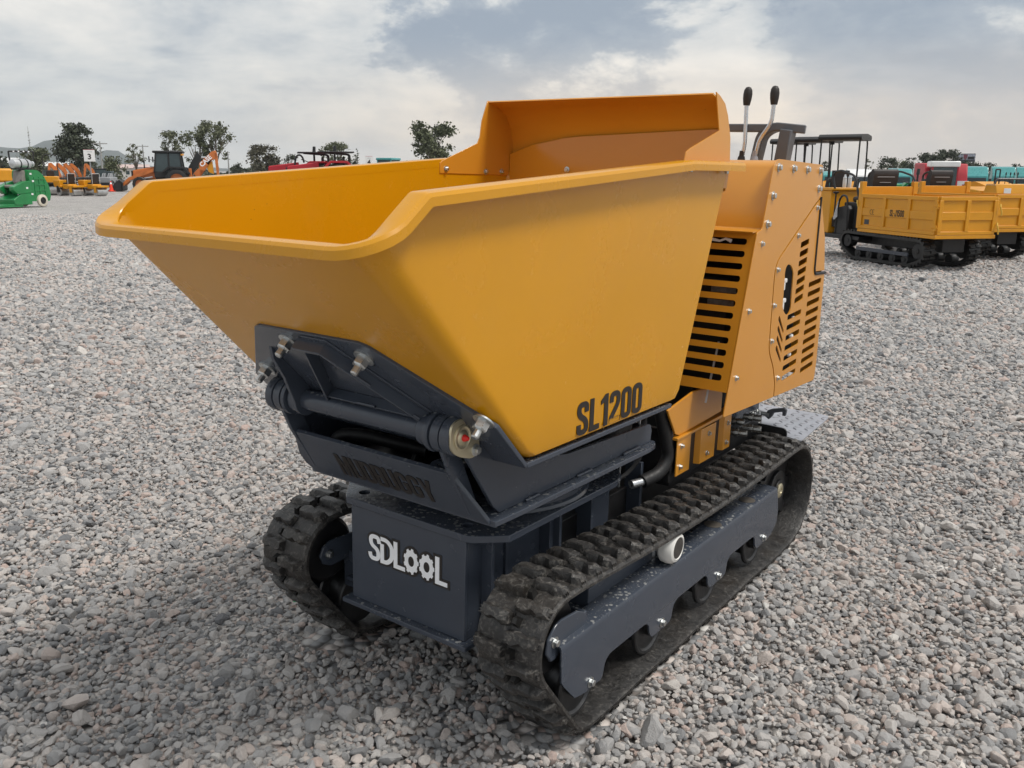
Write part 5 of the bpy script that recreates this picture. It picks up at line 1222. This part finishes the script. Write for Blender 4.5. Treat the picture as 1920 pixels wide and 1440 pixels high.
mb = MB(); mb.prism([tuple(p) for p in fillet([(.10, .90), (.28, .84), (.34, .95), (.22, 1.40), (.14, 1.42)], .05, True)], 'y', -.24, .24); mb.build('seat_back', TAN, t, .05, 3); box(t, 'seat_cushion', TAN, .26, .78, -.26, .26, .74, .86, .05)
cy = MB(); cy.lathe((.48, 0, 1.66), (-1, 0, 0), [(.02, -.06), (.10, -.03), (.17, .02), (.19, .10), (.19, .72), (.17, .80), (.08, .85), (.06, .92), (.11, .93), (.11, 1.0), (.09, 1.0)], 26); gc = cy.build('gas_cylinder', ALU, t, sharp=35)
for x in (.22, -.10): MB().lathe((x, 0, 1.66), (-1, 0, 0), [(.194, 0), (.196, .005), (.196, .05), (.194, .055)], 26).build('strap', BLK, gc)
box(t, 'cylinder_cradle', BLK, -.30, .42, -.15, .15, 1.43, 1.49, .01)
wheel(t, -.34, .46, .24, .24, .12, BLK, CREAM); wheel(t, -.34, -.46, .24, .24, .12, BLK, CREAM); wheel(t, -.66, .2, .16, .16, .10, BLK)
MB().cyl((.62, .32, .12), (.66, .32, .66), .035, n=10).build('lift_cylinder', STEEL, t); MB().cyl((.62, .32, .10), (.64, .32, .42), .055, n=12).build('cylinder_sleeve', BLK, t)
tubes(t, 'control_lever', BLK, [[(.32, .22, .88), (.36, .22, 1.05)], [(.66, -.2, .55), (.72, -.2, 1.0)]], .015)

# ---- rollers ------------------------------------------------------------
def roller_big(u, d, deg, label):
    t = thing('road_roller', label, 'road roller', spot(u, d), face(u, deg), 'yellow road rollers parked on the left', .66)
    MB().cyl((1.1, -.65, .48), (1.1, .65, .48), .48, n=32).build('drum', DRUM, t, .01); MB().cyl((-.9, -.65, .48), (-.9, .65, .48), .48, n=32).build('drum', DRUM, t, .01)
    for y in (.70, -.70): box(t, 'drum_yoke', BLK, .55, 1.2, y - .04, y + .04, .40, 1.0, .02)
    box(t, 'drum_frame', BLK, .55, 1.72, -.7, .7, .93, 1.10, .03); box(t, 'front_body', YELM, .1, 1.65, -.66, .66, 1.0, 1.62, .06); box(t, 'rear_body', YELM, -1.5, -.2, -.66, .66, .85, 1.35, .06); box(t, 'floor', BLK, -.3, .3, -.6, .6, .7, .95, .02)
    box(t, 'seat_back', VINYL, -.55, -.42, -.25, .25, 1.5, 2.05, .05); box(t, 'seat_cushion', VINYL, -.5, .0, -.25, .25, 1.36, 1.5, .05); box(t, 'dashboard', VINYL, .28, .5, -.32, .32, 1.6, 2.15, .06)
    tubes(t, 'roll_bar', BLK, [fillet([(-.75, -.58, 1.3), (-.75, -.58, 3.5), (-.75, .58, 3.5), (-.75, .58, 1.3)], .25)], .04)
    box(t, 'windscreen', GLASS, .42, .45, -.62, .62, 1.65, 2.15, .005)
    return t
roller_big(92, 53.5, 177, 'larger yellow roller with black roll bar behind the green floor scraper')
def roller_small(u, d, deg, label):
    t = thing('mini_roller', label, 'mini roller', spot(u, d), face(u, deg), 'small ride-on rollers beside the orange excavators', .90)
    for x in (.62, -.55):
        MB().cyl((x, -.36, .24), (x, .36, .24), .24, n=28).build('drum', DRUM, t, .01)
        for y in (.40, -.40): box(t, 'drum_yoke', YELM if x > 0 else BLK, x - .1, x + .1, y - .025, y + .025, .2, .62, .01)
        box(t, 'drum_frame', YELM, x - .30, x + .30, -.42, .42, .52, .64, .02)
    box(t, 'water_tank', YELM, -.95, -.35, -.40, .40, .62, .98, .04); box(t, 'engine_cover', YELM, -.2, .35, -.32, .32, .42, .72, .04)
    mb = MB(); mb.prism([tuple(p) for p in fillet([(.10, .78), (.20, .74), (.26, 1.32), (.18, 1.36)], .04, True)], 'y', -.26, .26); mb.build('seat_back', VINYL, t, .05); box(t, 'seat_cushion', VINYL, -.25, .16, -.25, .25, .72, .82, .04)
    tubes(t, 'seat_frame', ALU, [fillet([(.275, -.28, .74), (.30, -.28, 1.38), (.30, .28, 1.38), (.275, .28, .74)], .08)], .018)
    MB().lathe((-.42, 0, 1.16), (.4, 0, 1), [(.15, -.012), (.162, 0), (.15, .012), (.138, 0)], 18, False).cyl((-.5, 0, .95), (-.43, 0, 1.16), .02, n=8).build('steering_wheel', BLK, t)
    MB().tube(fillet([(-.1, .3, .7), (-.1, .42, .9), (.15, .42, .95)], .06), .02, 8).build('exhaust', STEEL, t); box(t, 'lamp', BLK, -.98, -.92, -.2, .2, .72, .86, .02)
    return t
roller_small(124, 51.5, -142, 'small orange-yellow ride-on roller, left of the two'); roller_small(170, 51.8, -142, 'small orange-yellow ride-on roller, nearer to the orange cone')
# part of a yellow machine at the left edge
t = thing('wheel_loader', 'yellow loader body with black light bar behind the scraper at left edge', 'loader', spot(-6, 50), face(-6, 100))
box(t, 'body', YELM, -1.4, .6, -.7, .7, .75, 1.5, .12); 
for x in (.8, -1.0): wheel(t, x, .72, .5, .5, .35, YELM); wheel(t, x, -.72, .5, .5, .35, YELM)
tubes(t, 'roll_bar', BLK, [fillet([(-.55, .6, 1.4), (-.5, .6, 2.42), (-1.75, .6, 2.42), (-1.7, .6, 2.0)], .05)], .045); 
for x in (-.75, -1.0, -1.25, -1.5): box(t, 'bar_lamp', WHITEV, x - .04, x + .04, .62, .66, 2.39, 2.45, .005)
# ---- orange excavators ----------------------------------------------------
def orange_ex(u, d, deg, label, has_cab=False):
    t = thing('orange_excavator', label, 'excavator', spot(u, d), face(u, deg), 'orange excavators with folded booms', .82)
    for y in (.55, -.55): crawler(t, y, .3, [(.9, .25, .24), (-.9, .25, .24)], .14, [], (-.8, .8, .14, .36))
    box(t, 'house', BLK, -1.2, .4, -.75, .75, .65, 1.05, .1)
    if has_cab:
     box(t, 'cab', GLASS, -1.0, .1, -.75, -.05, .9, 1.85, .06); box(t, 'cab_roof', BLK, -1.05, .15, -.8, 0, 1.85, 1.94, .04)
     for x in (-1.0, .09):
        for y in (-.74, -.06): box(t, 'cab_pillar', BLK, x - .04, x + .04, y - .03, y + .03, .9, 1.86, .01)
    mb = MB(); mb.prism([tuple(p) for p in fillet([(.1, .75), (.42, .75), (.62, 1.45), (1.15, 2.15), (1.2, 2.38), (.98, 2.42), (.42, 1.85), (.18, 1.25)], .06, True)], 'y', .18, .42); mb.build('boom', ORG, t, .015)
    mb = MB(); mb.prism([(1.0, 2.40), (1.24, 2.28), (1.45, .95), (1.28, .92)], 'y', .22, .38); mb.build('dipper_arm', ORG, t, .015); MB().cyl((.55, .30, .95), (.80, .30, 1.78), .05, n=10).build('boom_ram', STEEL, t)
    mb = MB(); mb.prism([(1.25, 1.0), (1.50, 1.0), (1.55, .55), (1.25, .25), (.9, .35), (.95, .5), (1.2, .62)], 'y', .05, .6); mb.build('bucket', BLK, t, .01)
for k_, (u, d, lab) in enumerate(((113, 72, 'orange excavator with folded boom just right of the larger roller'), (127, 74, 'orange excavator boom rising behind the left small roller'), (140, 76, 'orange excavator boom, third from the left in its row'), (151, 78, 'orange excavator boom under the number 3 sign'), (178, 78, 'orange excavator with dark cab behind the right small roller'))):
    orange_ex(u, d, 108, lab, k_ == 4)
# ---- grey telehandler ------------------------------------------------------
t = thing('telehandler', 'grey machine with folded arms and black tyre behind the orange cone', 'telehandler', spot(198, 76), face(198, 160), None, .62)
box(t, 'body', GRYM, -1.5, 1.2, -.8, .8, .6, 1.4, .1)
for y in (.5, .25, -.25, -.5): MB().prism([(-.8, 1.2), (-.6, 1.2), (1.0, .6), (1.05, 1.0), (.2, 1.9), (-.4, 1.95)], 'y', y - .05, y + .05).build('loader_arm', GRYM, t, .01)
box(t, 'cab', GLASS, -1.2, -.2, -.5, .5, 1.4, 2.2, .05); box(t, 'bucket', BLK, 1.2, 1.7, -.9, .9, .15, .7, .05)
for x in (.8, -1.0):
    for y in (.8, -.8): wheel(t, x, y, .5, .5, .35, GRYM)
# ---- traffic cone ------------------------------------------------------------
t = thing('traffic_cone', 'orange traffic cone with white collar on the gravel', 'traffic cone', spot(203, 62.5), 0)
MB().bx(-.2, .2, -.2, .2, .004, .04).build('base', CONE, t, .01); MB().lathe((0, 0, .04), (0, 0, 1), [(.155, 0), (.085, .36), (.04, .62), (.032, .66)], 18).build('cone_body', CONE, t)
MB().lathe((0, 0, .04), (0, 0, 1), [(.068, .455), (.0695, .456), (.048, .575), (.046, .575)], 18, False).build('reflective_collar', WHITEV, t)
# ---- backhoe loader ------------------------------------------------------------
t = thing('backhoe_loader', 'orange and black backhoe loader with glazed cab and CASE lettered arm', 'backhoe loader', spot(310, 64.5), face(310, 84))
K = BLK
box(t, 'chassis', K, -1.5, 2.2, -.45, .45, .6, 1.0, .05)
mb = MB(); mb.loft([[(2.25, -.42, .85), (2.25, .42, .85), (2.2, .38, 1.45), (2.2, -.38, 1.45)], [(.7, -.48, .85), (.7, .48, .85), (.7, .46, 1.72), (.7, -.46, 1.72)]]); bn = mb.build('bonnet', ORG, t, .06, 3)
box(bn, 'bonnet_top', K, .7, 2.15, -.40, .40, 1.62, 1.66, .01) ; box(t, 'grille', K, 2.24, 2.32, -.4, .4, .85, 1.42, .03)
cabp = [(-1.15, 1.35), (.72, 1.35), (.55, 2.62), (-1.0, 2.62)]
mb = MB(); mb.prism(cabp, 'y', -.72, .72); cab = mb.build('cab_glass', GLASS, t, .02)
for x0, x1 in (((.74), .57), (-.28, -.26), (-1.17, -1.02)):
    for y in (.735, -.735): MB().loft([[(x0 - .05, y - .03, 1.3), (x0 + .05, y - .03, 1.3), (x0 + .05, y + .03, 1.3), (x0 - .05, y + .03, 1.3)], [(x1 - .05, y - .03, 2.65), (x1 + .05, y - .03, 2.65), (x1 + .05, y + .03, 2.65), (x1 - .05, y + .03, 2.65)]]).build('cab_pillar', K, t, .01)
box(t, 'cab_roof', K, -1.25, .78, -.82, .82, 2.64, 2.80, .06); box(t, 'roof_lamp', mat('amber_lamp', (.8, .35, .05), .3), -1.3, -1.1, .5, .75, 2.48, 2.60, .02); box(t, 'cab_lower', K, -1.2, .75, -.74, .74, .95, 1.35, .04)
for y in (.85, -.85): wheel(t, -.75, y, .78, .78, .45, ORG, ribs=20); MB().prism([(-1.7, 1.2), (-1.35, 1.68), (-.2, 1.72), (.25, 1.3), (.12, 1.28), (-.3, 1.58), (-1.2, 1.56), (-1.5, 1.2)], 'y', y - .25, y + .25).build('mudguard', K, t, .02)
for y in (.75, -.75): wheel(t, 1.75, y, .5, .5, .3, ORG, ribs=14)
for y in (.62, -.62):
    MB().prism([(.55, 1.45), (.75, 1.60), (2.5, .95), (3.05, .40), (2.9, .30), (2.4, .75)], 'y', y - .07, y + .07).build('loader_arm', ORG, t, .01); MB().cyl((.9, y, 1.0), (2.4, y, .72), .05, n=10).build('lift_ram', STEEL, t)
mb = MB(); mb.prism([(2.95, .55), (3.1, .75), (3.05, .80), (2.85, .60), (2.85, .10), (2.95, .02), (3.85, .02), (3.85, .06), (3.0, .10)], 'y', -1.1, 1.1); bk = mb.build('loader_bucket', K, t, .01)
for y in (1.08, -1.08): MB().prism([(2.87, .08), (3.83, .05), (3.1, .78), (2.9, .60)], 'y', y - .02, y + .02).build('bucket_cheek', K, bk, .004)
for y in (1.05, -1.05): box(t, 'mirror', K, .95, 1.02, y - .1, y + .1, 2.0, 2.4, .02); MB().cyl((.7, y * .7, 2.1), (.98, y, 2.2), .02, n=6).build('mirror_arm', K, t)
MB().cyl((1.5, -.3, 1.6), (1.5, -.3, 2.15), .04, n=10).build('exhaust', K, t); box(t, 'stabiliser', ORG, -1.75, -1.55, .55, .75, .3, 1.6, .03); box(t, 'stabiliser', ORG, -1.75, -1.55, -.75, -.55, .3, 1.6, .03)
mb = MB(); mb.prism([(-1.414, 1.15), (-1.678, 1.05), (-2.305, 2.05), (-2.437, 2.45), (-2.173, 2.75), (-2.041, 2.55), (-1.513, 1.7)], 'y', -.16, .16); mb.build('boom', K, t, .02)
mb = MB(); mb.prism([(-1.81, 1.25), (-2.07, .9), (-2.27, 1.0), (-2.25, 1.95), (-3.15, 2.78), (-3.43, 2.88), (-3.53, 2.60), (-3.49, 2.3), (-3.16, 2.2), (-2.60, 1.45), (-2.17, 1.6)], 'y', -.12, .22); arm = mb.build('dipper_arm', ORG, t, .02)
mb = MB(); mb.prism([(-3.328, 2.7), (-3.526, 2.7), (-3.592, 1.0), (-3.427, .95)], 'y', -.12, .22); mb.build('dipper_end', ORG, t, .02)
mb = MB(); mb.prism([(-2.734, 1.75), (-2.866, 1.35), (-3.229, 1.2), (-3.163, 2.15)], 'y', -.1, .1); mb.build('linkage', YELM, t, .02); MB().cyl((-2.107, 0, 2.4), (-2.965, 0, 2.35), .07, n=10).build('dipper_ram', STEEL, t)
mb = MB(); mb.prism([(-3.394, 1.1), (-3.658, 1.1), (-3.691, .6), (-3.493, .2), (-3.229, .3), (-3.295, .7)], 'y', -.3, .3); mb.build('digging_bucket', K, t, .01)
_d = Vector((-.80, 0, .60)) 
text_obj('CASE', (-2.72, .227, 2.12), (-.74, 0, .67), (.67, 0, .74), .30, WHITEV, arm, 'lettering', .012)
# ---- numbered signs -------------------------------------------------------------
def sign(u, d, num, z0, w, h, label):
    t = thing('row_sign', label, 'sign', spot(u, d), face(u, 90) + math.pi / 2 * 0, 'white numbered row signs')
    MB().cyl((0, 0, 0), (0, 0, z0 + .1), .05, n=10).build('post', GRYM, t)
    bd = MB().bx(-w / 2, w / 2, .055, .075, z0, z0 + h).build('panel', WHT, t, .004)
    # the panel faces back along local +Y or -Y, whichever looks at the yard
    s_ = 1
    text_obj(num, (0, .077, z0 + h * .40), (-1, 0, 0), (0, 0, 1), h * .46, BLACKV, bd, 'numeral', .02); 
    for q in range(5): box(bd, 'caption_mark', GRYM, -.22 * w + q * .095 * w - .03 * w, -.22 * w + q * .095 * w + .03 * w, .0755, .0775, z0 + h * .80, z0 + h * .86, .0)
    box(bd, 'edge_strip', REDP, -w / 2, w / 2, .054, .076, z0 + h + .001, z0 + h + .025, .0)
sign(168, 74, '3', 2.12, .84, .92, 'white sign with number 3 in front of the dark tree'); sign(690, 88, '4', 1.95, .70, .95, 'white sign with number 4 left of the teal cab')
# ---- billboard --------------------------------------------------------------------
t = thing('billboard', 'dark billboard on a post above the trees at right', 'billboard', spot(1803, 215), face(1803, 90))
MB().cyl((0, 0, 0), (0, 0, 5.5), .25, n=12).build('post', GRYM, t); bd = MB().bx(-2.1, 2.1, .3, .5, 4.5, 7.9).build('panel', mat('billboard_dark', (.045, .05, .065), .5, 0, .1, 1), t, .02)
box(bd, 'picture_band', mat('billboard_band', (.34, .36, .42), .5, 0, .35, 2.2), -2.05, 2.05, .501, .51, 6.5, 7.8, 0); box(bd, 'picture_blot', BLK, .55, 1.9, .5105, .515, 6.55, 7.05, 0); box(bd, 'picture_blot', BLK, -1.9, -.5, .5105, .515, 6.55, 7.2, 0)
mb = MB(); mb.prism([(-.45, 7.7), (.45, 7.7), (.4, 7.0), (0, 6.3), (-.4, 7.0)], 'y', .516, .53); mb.build('shield', mat('shield_maroon', (.20, .05, .07), .5), bd)
for z in (5.75, 5.2):
    for q in range(9): box(bd, 'caption_mark', WHT, 1.75 - q * .38 - .3, 1.75 - q * .38, .501, .508, z, z + .22, 0)
# ---- poles and mast ------------------------------------------------------------------
POLE = mat('grey_pole', (.30, .30, .29), .6, 0, .1, 2)
def pole(u, d, h, label, arm=True):
    t = thing('utility_pole', label, 'pole', spot(u, d), face(u, 90), 'utility poles along the far edge'); MB().cyl((0, 0, 0), (0, 0, h), .13, .08, 10).build('shaft', POLE, t)
    if arm: box(t, 'crossarm', POLE, -.9, .9, -.06, .06, h - .35, h - .22, .01)
pole(190, 122, 5.2, 'concrete utility pole right of the dark tree'); pole(269, 150, 5.6, 'slim utility pole beside the thin tree left of the backhoe'); pole(427, 150, 4.6, 'slim pole right of the tall pale trees', False)
t = thing('antenna_mast', 'thin radio mast rising above the tree at left', 'mast', spot(59, 250), 0); MB().cyl((0, 0, 0), (0, 0, 13.0), .16, .05, 8).build('shaft', POLE, t)
for z, s in ((8.5, .5), (10.5, .45), (11.3, .4), (9.2, .6)): MB().cyl((-s, 0, z), (s, 0, z + .2), .09, n=6).build('aerial', POLE, t)

# ---- trees ---------------------------------------------------------------------------
def leaf_mat(name, col, var=.45):
    mt = bpy.data.materials.new(name); mt.use_nodes = True; k = NT(mt.node_tree); k.n.clear()
    out = k.add('ShaderNodeOutputMaterial'); b = k.add('ShaderNodeBsdfPrincipled'); k.l.new(b.outputs[0], out.inputs[0])
    tc = k.add('ShaderNodeTexCoord').outputs['Object']; n = k.noise(tc, .9, 4, .6)
    rnd = k.add('ShaderNodeNewGeometry').outputs['Random Per Island']
    f = k.math('ADD', k.math('MULTIPLY', n, .6), k.math('MULTIPLY', rnd, .4))
    k.set(b.inputs['Base Color'], k.mix(k.mapr(f, .25, .75), tuple(x * (1 - var) for x in col) + (1,), tuple(x * (1 + var) for x in col) + (1,))); b.inputs['Roughness'].default_value = .7
    return mt
LEAF_D = leaf_mat('dark_foliage', (.050, .060, .036)); LEAF_M = leaf_mat('olive_foliage', (.088, .100, .050)); LEAF_P = leaf_mat('pale_foliage', (.115, .125, .070)); BARK = mat('bark', (.13, .105, .08), .9, 0, .2, 3)
def tree(label, u, d, h, w, style='round', lm=None, name='tree', seed=0, leaves=1500, trunk=.28, cat='tree', grp='trees along the far edge of the yard', thin=1.0):
    r = np.random.default_rng(abs(seed + int(u * 7))); t = thing(name, label, cat, spot(u, d), r.uniform(0, 6.28), grp)
    lm = lm or LEAF_M
    mb = MB(); tb = h * trunk
    mb.tube([(0, 0, -.1), (.03 * h * r.normal() * .3, 0, tb * .6), (.02 * h, .01 * h, tb), (.0, .02 * h, h * .72)], [h * .026, h * .021, h * .017, h * .006], 8)
    cl = []; n_cl = {'round': 34, 'tall': 34, 'open': 26, 'bush': 16, 'cone': 14}[style]; mains = []
    nm_ = 6 if style != 'bush' else 0
    for i in range(nm_):                                   # main limbs fan out from the stem
        a = 6.283 * (i + r.uniform(-.3, .3)) / nm_; rad = w * .5 * r.uniform(.45, .8); z1 = h * r.uniform(.55, .88)
        p0 = Vector((0, 0, tb * r.uniform(.55, 1.0))); p1 = Vector((rad * .45 * math.cos(a), rad * .45 * math.sin(a), p0.z + (z1 - p0.z) * .55)); p2 = Vector((rad * math.cos(a), rad * math.sin(a), z1)); mains.append((p0, p1, p2))
        if style != 'cone': mb.tube([p0, p1, p2], [h * .013, h * .009, h * .003], 6)
    for i in range(n_cl):
        if style == 'cone': f = (i + .5) / n_cl; rad = w * .5 * (1 - f) + .06 * w; a = r.uniform(0, 6.28); c_ = Vector((rad * .5 * math.cos(a), rad * .5 * math.sin(a), h * (.08 + .88 * f))); rr = rad * .7
        else:
            a = r.uniform(0, 6.28); f = r.uniform(0, 1) ** .85; env = {'round': math.sin(PI * (.14 + f * .74)), 'tall': math.sin(PI * (.18 + f * .66)), 'open': math.sin(PI * (.2 + f * .66)), 'bush': math.cos(f * 1.35)}[style]
            rad = w * .5 * env * r.uniform(.1, .98) ** .7; zlo = {'round': tb * .8, 'tall': tb * .95, 'open': tb * .9, 'bush': .06 * h}[style]
            rr = w * {'round': .135, 'tall': .125, 'open': .10, 'bush': .2}[style] * r.uniform(.55, 1.35)
            c_ = Vector((rad * math.cos(a), rad * math.sin(a), min(h - rr * .8, zlo + (h - zlo) * f)))
            if mains and i % 2 == 0: b2_ = min(mains, key=lambda q: (q[2] - c_).length); mb.tube([b2_[1], (b2_[1] + c_) / 2 + Vector((0, 0, -.02 * h)), c_], [h * .006, h * .004, h * .002], 5)
        cl.append((c_, rr))
    mb.build('trunk', BARK, t, sharp=60)
    tot = int(leaves * 1.5); vs = []; fs = []; ls = w * .020 + .055
    wts = np.array([q[1] ** 2 for q in cl]); wts /= wts.sum()
    for i in range(tot):
        c_, rr = cl[r.choice(len(cl), p=wts)]; v = r.normal(size=3); v /= np.linalg.norm(v); rad = rr * abs(r.normal(.55, .48))
        p = np.array(c_) + v * rad * np.array([1, 1, .8]); p[2] = min(h, max(.05, p[2]))
        n1 = r.normal(size=3); n1 /= np.linalg.norm(n1); n2 = np.cross(n1, r.normal(size=3)); n2 /= np.linalg.norm(n2); s = ls * r.uniform(.6, 1.5); k0 = len(vs)
        vs += [tuple(p + n1 * s), tuple(p + n2 * s * .62), tuple(p - n1 * s), tuple(p - n2 * s * .62)]; fs.append((k0, k0 + 1, k0 + 2, k0 + 3))
    me = bpy.data.meshes.new('crown'); me.from_pydata(vs, [], fs); obj('crown', me, lm, t)
    return t
TR = [('big dark evergreen behind the number 3 sign', 150, 130, 7.9, 7.0, 'round', LEAF_D, 4200), ('rounded olive tree behind the left roller', 70, 150, 5.0, 5.2, 'round', LEAF_M, 2400), ('dark tree cut by the left edge of the photo', -4, 140, 4.4, 2.6, 'round', LEAF_D, 1300),
      ('dense green bush right of the utility pole', 208, 145, 3.6, 4.6, 'bush', LEAF_M, 1700), ('thin open tree left of the backhoe cab', 254, 152, 5.8, 3.4, 'open', LEAF_P, 800), ('slender pale tree above the backhoe cab', 323, 152, 7.9, 4.6, 'tall', LEAF_P, 1800),
      ('leafy tree left of the tallest pair above the backhoe arm', 368, 150, 7.8, 4.6, 'round', LEAF_M, 2000), ('tallest airy tree above the orange backhoe arm', 405, 152, 9.5, 6.0, 'tall', LEAF_P, 2300), ('low dark bush right of the slim pole', 441, 160, 3.0, 3.0, 'bush', LEAF_D, 900),
      ('round brownish tree left of the red machines', 496, 140, 5.5, 5.8, 'round', leaf_mat('brownish_foliage', (.075, .070, .045)), 2000), ('small tree beside the black hose hoop', 541, 145, 4.1, 3.2, 'round', LEAF_D, 800), ('wide open tree behind the grey exhaust', 630, 150, 6.2, 5.4, 'round', LEAF_P, 1600),
      ('narrow dark conifer left of the number 4 sign', 667, 140, 5.2, 2.4, 'cone', LEAF_D, 1300), ('tall leafy eucalyptus left of the splash guard', 806, 140, 9.0, 7.8, 'tall', LEAF_M, 3600), ('low shrub between teal cab and eucalyptus', 757, 140, 2.9, 2.2, 'bush', LEAF_M, 500),
      ('small spiky tree right of the canopy posts', 1624, 160, 5.6, 2.4, 'open', LEAF_M, 700), ('bushy tree behind the white truck cabs', 1660, 170, 6.2, 4.4, 'round', LEAF_D, 1300), ('dark tree left of the red harvester', 1702, 172, 6.2, 3.2, 'round', LEAF_D, 1100),
      ('broad dark tree behind the red harvester', 1738, 175, 7.0, 6.4, 'round', LEAF_D, 2200), ('broad tree under the billboard', 1796, 178, 5.6, 5.0, 'round', LEAF_M, 1500), ('dark tree between two teal cabs at right', 1849, 150, 5.0, 3.0, 'round', LEAF_D, 900), ('wide dark tree left of the billboard post', 1770, 168, 7.4, 7.5, 'round', LEAF_D, 2600), ('low round tree right of the billboard post', 1828, 172, 5.4, 5.5, 'round', LEAF_D, 1500), ('olive tree behind the white truck cab', 1684, 180, 5.6, 5.0, 'round', LEAF_M, 1300), ('dark tree at the right edge behind the teal cabs', 1902, 165, 5.0, 2.8, 'round', LEAF_D, 800), ('tree top beside the dumper hood edge', 1545, 165, 5.2, 2.4, 'round', LEAF_D, 700)]
for i, (lab, u, d, h, w, st, lm, nl) in enumerate(TR): tree(lab, u, d, h, w, st, lm, {'cone': 'conifer_tree', 'bush': 'bush'}.get(st, 'broadleaf_tree'), i * 13, nl, cat='bush' if st == 'bush' else 'tree', trunk={'round': .26, 'tall': .34, 'open': .3}.get(st, .2))
# distant hedgerow that reads as one mass
r = np.random.default_rng(5); vs = []; fs = []
for i in range(9000):
    u = r.uniform(-60, 900) if i % 3 else r.uniform(1500, 1960); d = r.uniform(205, 235); b0 = brg(u); p = polar(b0, d, 0); hgt = (1.6 + 1.3 * math.sin(u * .043) + .9 * math.sin(u * .117 + 1)); hgt = max(.7, hgt)
    q = np.array(p) + np.array([0, 0, dip(b0, d) + r.uniform(0, 1) ** .8 * hgt + .1]); n1 = r.normal(size=3); n1 /= np.linalg.norm(n1); n2 = np.cross(n1, r.normal(size=3)); n2 /= np.linalg.norm(n2); s = r.uniform(.25, .55); k0 = len(vs)
    vs += [tuple(q + n1 * s), tuple(q + n2 * s * .7), tuple(q - n1 * s), tuple(q - n2 * s * .7)]; fs.append((k0, k0 + 1, k0 + 2, k0 + 3))
me = bpy.data.meshes.new('hedgerow'); me.from_pydata(vs, [], fs); hd = obj('hedgerow', me, LEAF_D, None, kind='stuff'); hd['label'] = 'far dark green hedgerow along the edge of the yard'
# ---- far buildings -----------------------------------------------------------------------
def shed(u, d, w, h, roofmt, wallmt, label, deg=90):
    t = thing('shed', label, 'building', spot(u, d), face(u, deg)); box(t, 'wall', wallmt, -w / 2, w / 2, -4, 4, 0, h * .72, .02)
    MB().prism([(-4.3, h * .72), (4.3, h * .72), (0, h)], 'x', -w / 2 - .3, w / 2 + .3).build('roof', roofmt, t)
    for q in range(4): box(t, 'window', GLASS, -w * .4 + q * w * .22, -w * .4 + q * w * .22 + w * .1, 4.0, 4.03, h * .25, h * .5, .01); 
    box(t, 'door', GRYM, w * .38, w * .38 + 1.2, 4.0, 4.04, 0, h * .55, .01)
shed(100, 185, 5, 3.0, WHT, mat('shed_wall', (.5, .5, .49), .7), 'low shed with white roof behind the rollers'); shed(243, 180, 6.5, 2.6, mat('pink_roof', (.52, .40, .37), .7), mat('shed_wall_b', (.55, .53, .50), .7), 'low shed with pinkish roof left of the backhoe'); shed(18, 200, 3.2, 4.0, WHT, mat('shed_wall', (.5, .5, .49), .7), 'white shed between the scraper light bar and the mast')
# ---- small things near the dumper ------------------------------------------------------------
tw = MB(); tw.tube([(0, 0, .055), (.004, .002, .03), (0, .004, .010)], .0022, 6); tw.tube([(-.055, -.02, .006), (-.02, .004, .012), (.02, -.004, .010), (.05, .012, .014)], .0022, 6); tw.tube([(-.02, .004, .012), (-.05, .022, .008), (-.075, .018, .006)], .0018, 6); tw.ell((0, 0, .012), (.006, .006, .005), 8, 6)
tie = tw.build('cable_tie', mat('green_plastic', (.01, .30, .10), .4), None); tie.location = (-.60, .17, .020)
tag(tie, 'scrap of green plastic tie on gravel by the left track', 'plastic scrap')
tw = MB()
for q in range(5): tw.tube([(.05 * q - .1, .02 * math.sin(q * 2), .012), (.05 * q - .06, .03 * math.cos(q), .016), (.05 * q - .02, .01, .010)], .006, 5)
st = tw.build('twig', mat('dead_leaf', (.03, .025, .02), .8), None); st.location = polar(brg(180), 15.2, 0.015); tag(st, 'small dark twig lying on the gravel at left', 'twig')
# ---- hills and air ------------------------------------------------------------------------------
hm = mat('hill_scrub', (.050, .062, .050), .9, 0, .25, .004); mb = MB(); n = 160; b0, b1 = -50, 50; rows = []
for lay, (d, k_) in enumerate(((3500, 0.0), (4100, 1.0), (4300, .25))):
    row = []
    for i in range(n):
        b_ = b0 + (b1 - b0) * i / (n - 1); hgt = 185 * math.exp(-((b_ + 26.9) / 1.4) ** 2) + 135 * math.exp(-((b_ + 24.0) / 1.5) ** 2) + 150 * math.exp(-((b_ + 30) / 2.2) ** 2) + 26 * math.exp(-((b_ + 12) / 7) ** 2) + 14 + 7 * math.sin(b_ * 2.3) + 4 * math.sin(b_ * 6.1 + 1)
        row.append(tuple(polar(b_, d, -1.4 + (hgt * (d / 7600) if k_ == 1.0 else hgt * k_))))
    rows.append(row)
for a in range(2):
    i0 = mb.addv(rows[a]); i1 = mb.addv(rows[a + 1])
    for j in range(n - 1): mb.f.append((i0 + j, i0 + j + 1, i1 + j + 1, i1 + j))
hl = mb.build('hills', hm, None, kind='structure')
hz = bpy.data.materials.new('haze_air'); hz.use_nodes = True; k = NT(hz.node_tree); k.n.clear(); o_ = k.add('ShaderNodeOutputMaterial'); pv = k.add('ShaderNodeVolumePrincipled'); pv.inputs['Color'].default_value = (.87, .935, 1.0, 1); pv.inputs['Density'].default_value = HAZE; pv.inputs['Anisotropy'].default_value = 0.2; k.l.new(pv.outputs[0], o_.inputs['Volume'])
hb = MB().bx(-4600, 4600, -4600, 4600, -3.4, 140).build('haze', hz, None, kind='stuff'); hb['label'] = 'thin pale haze over the whole yard'
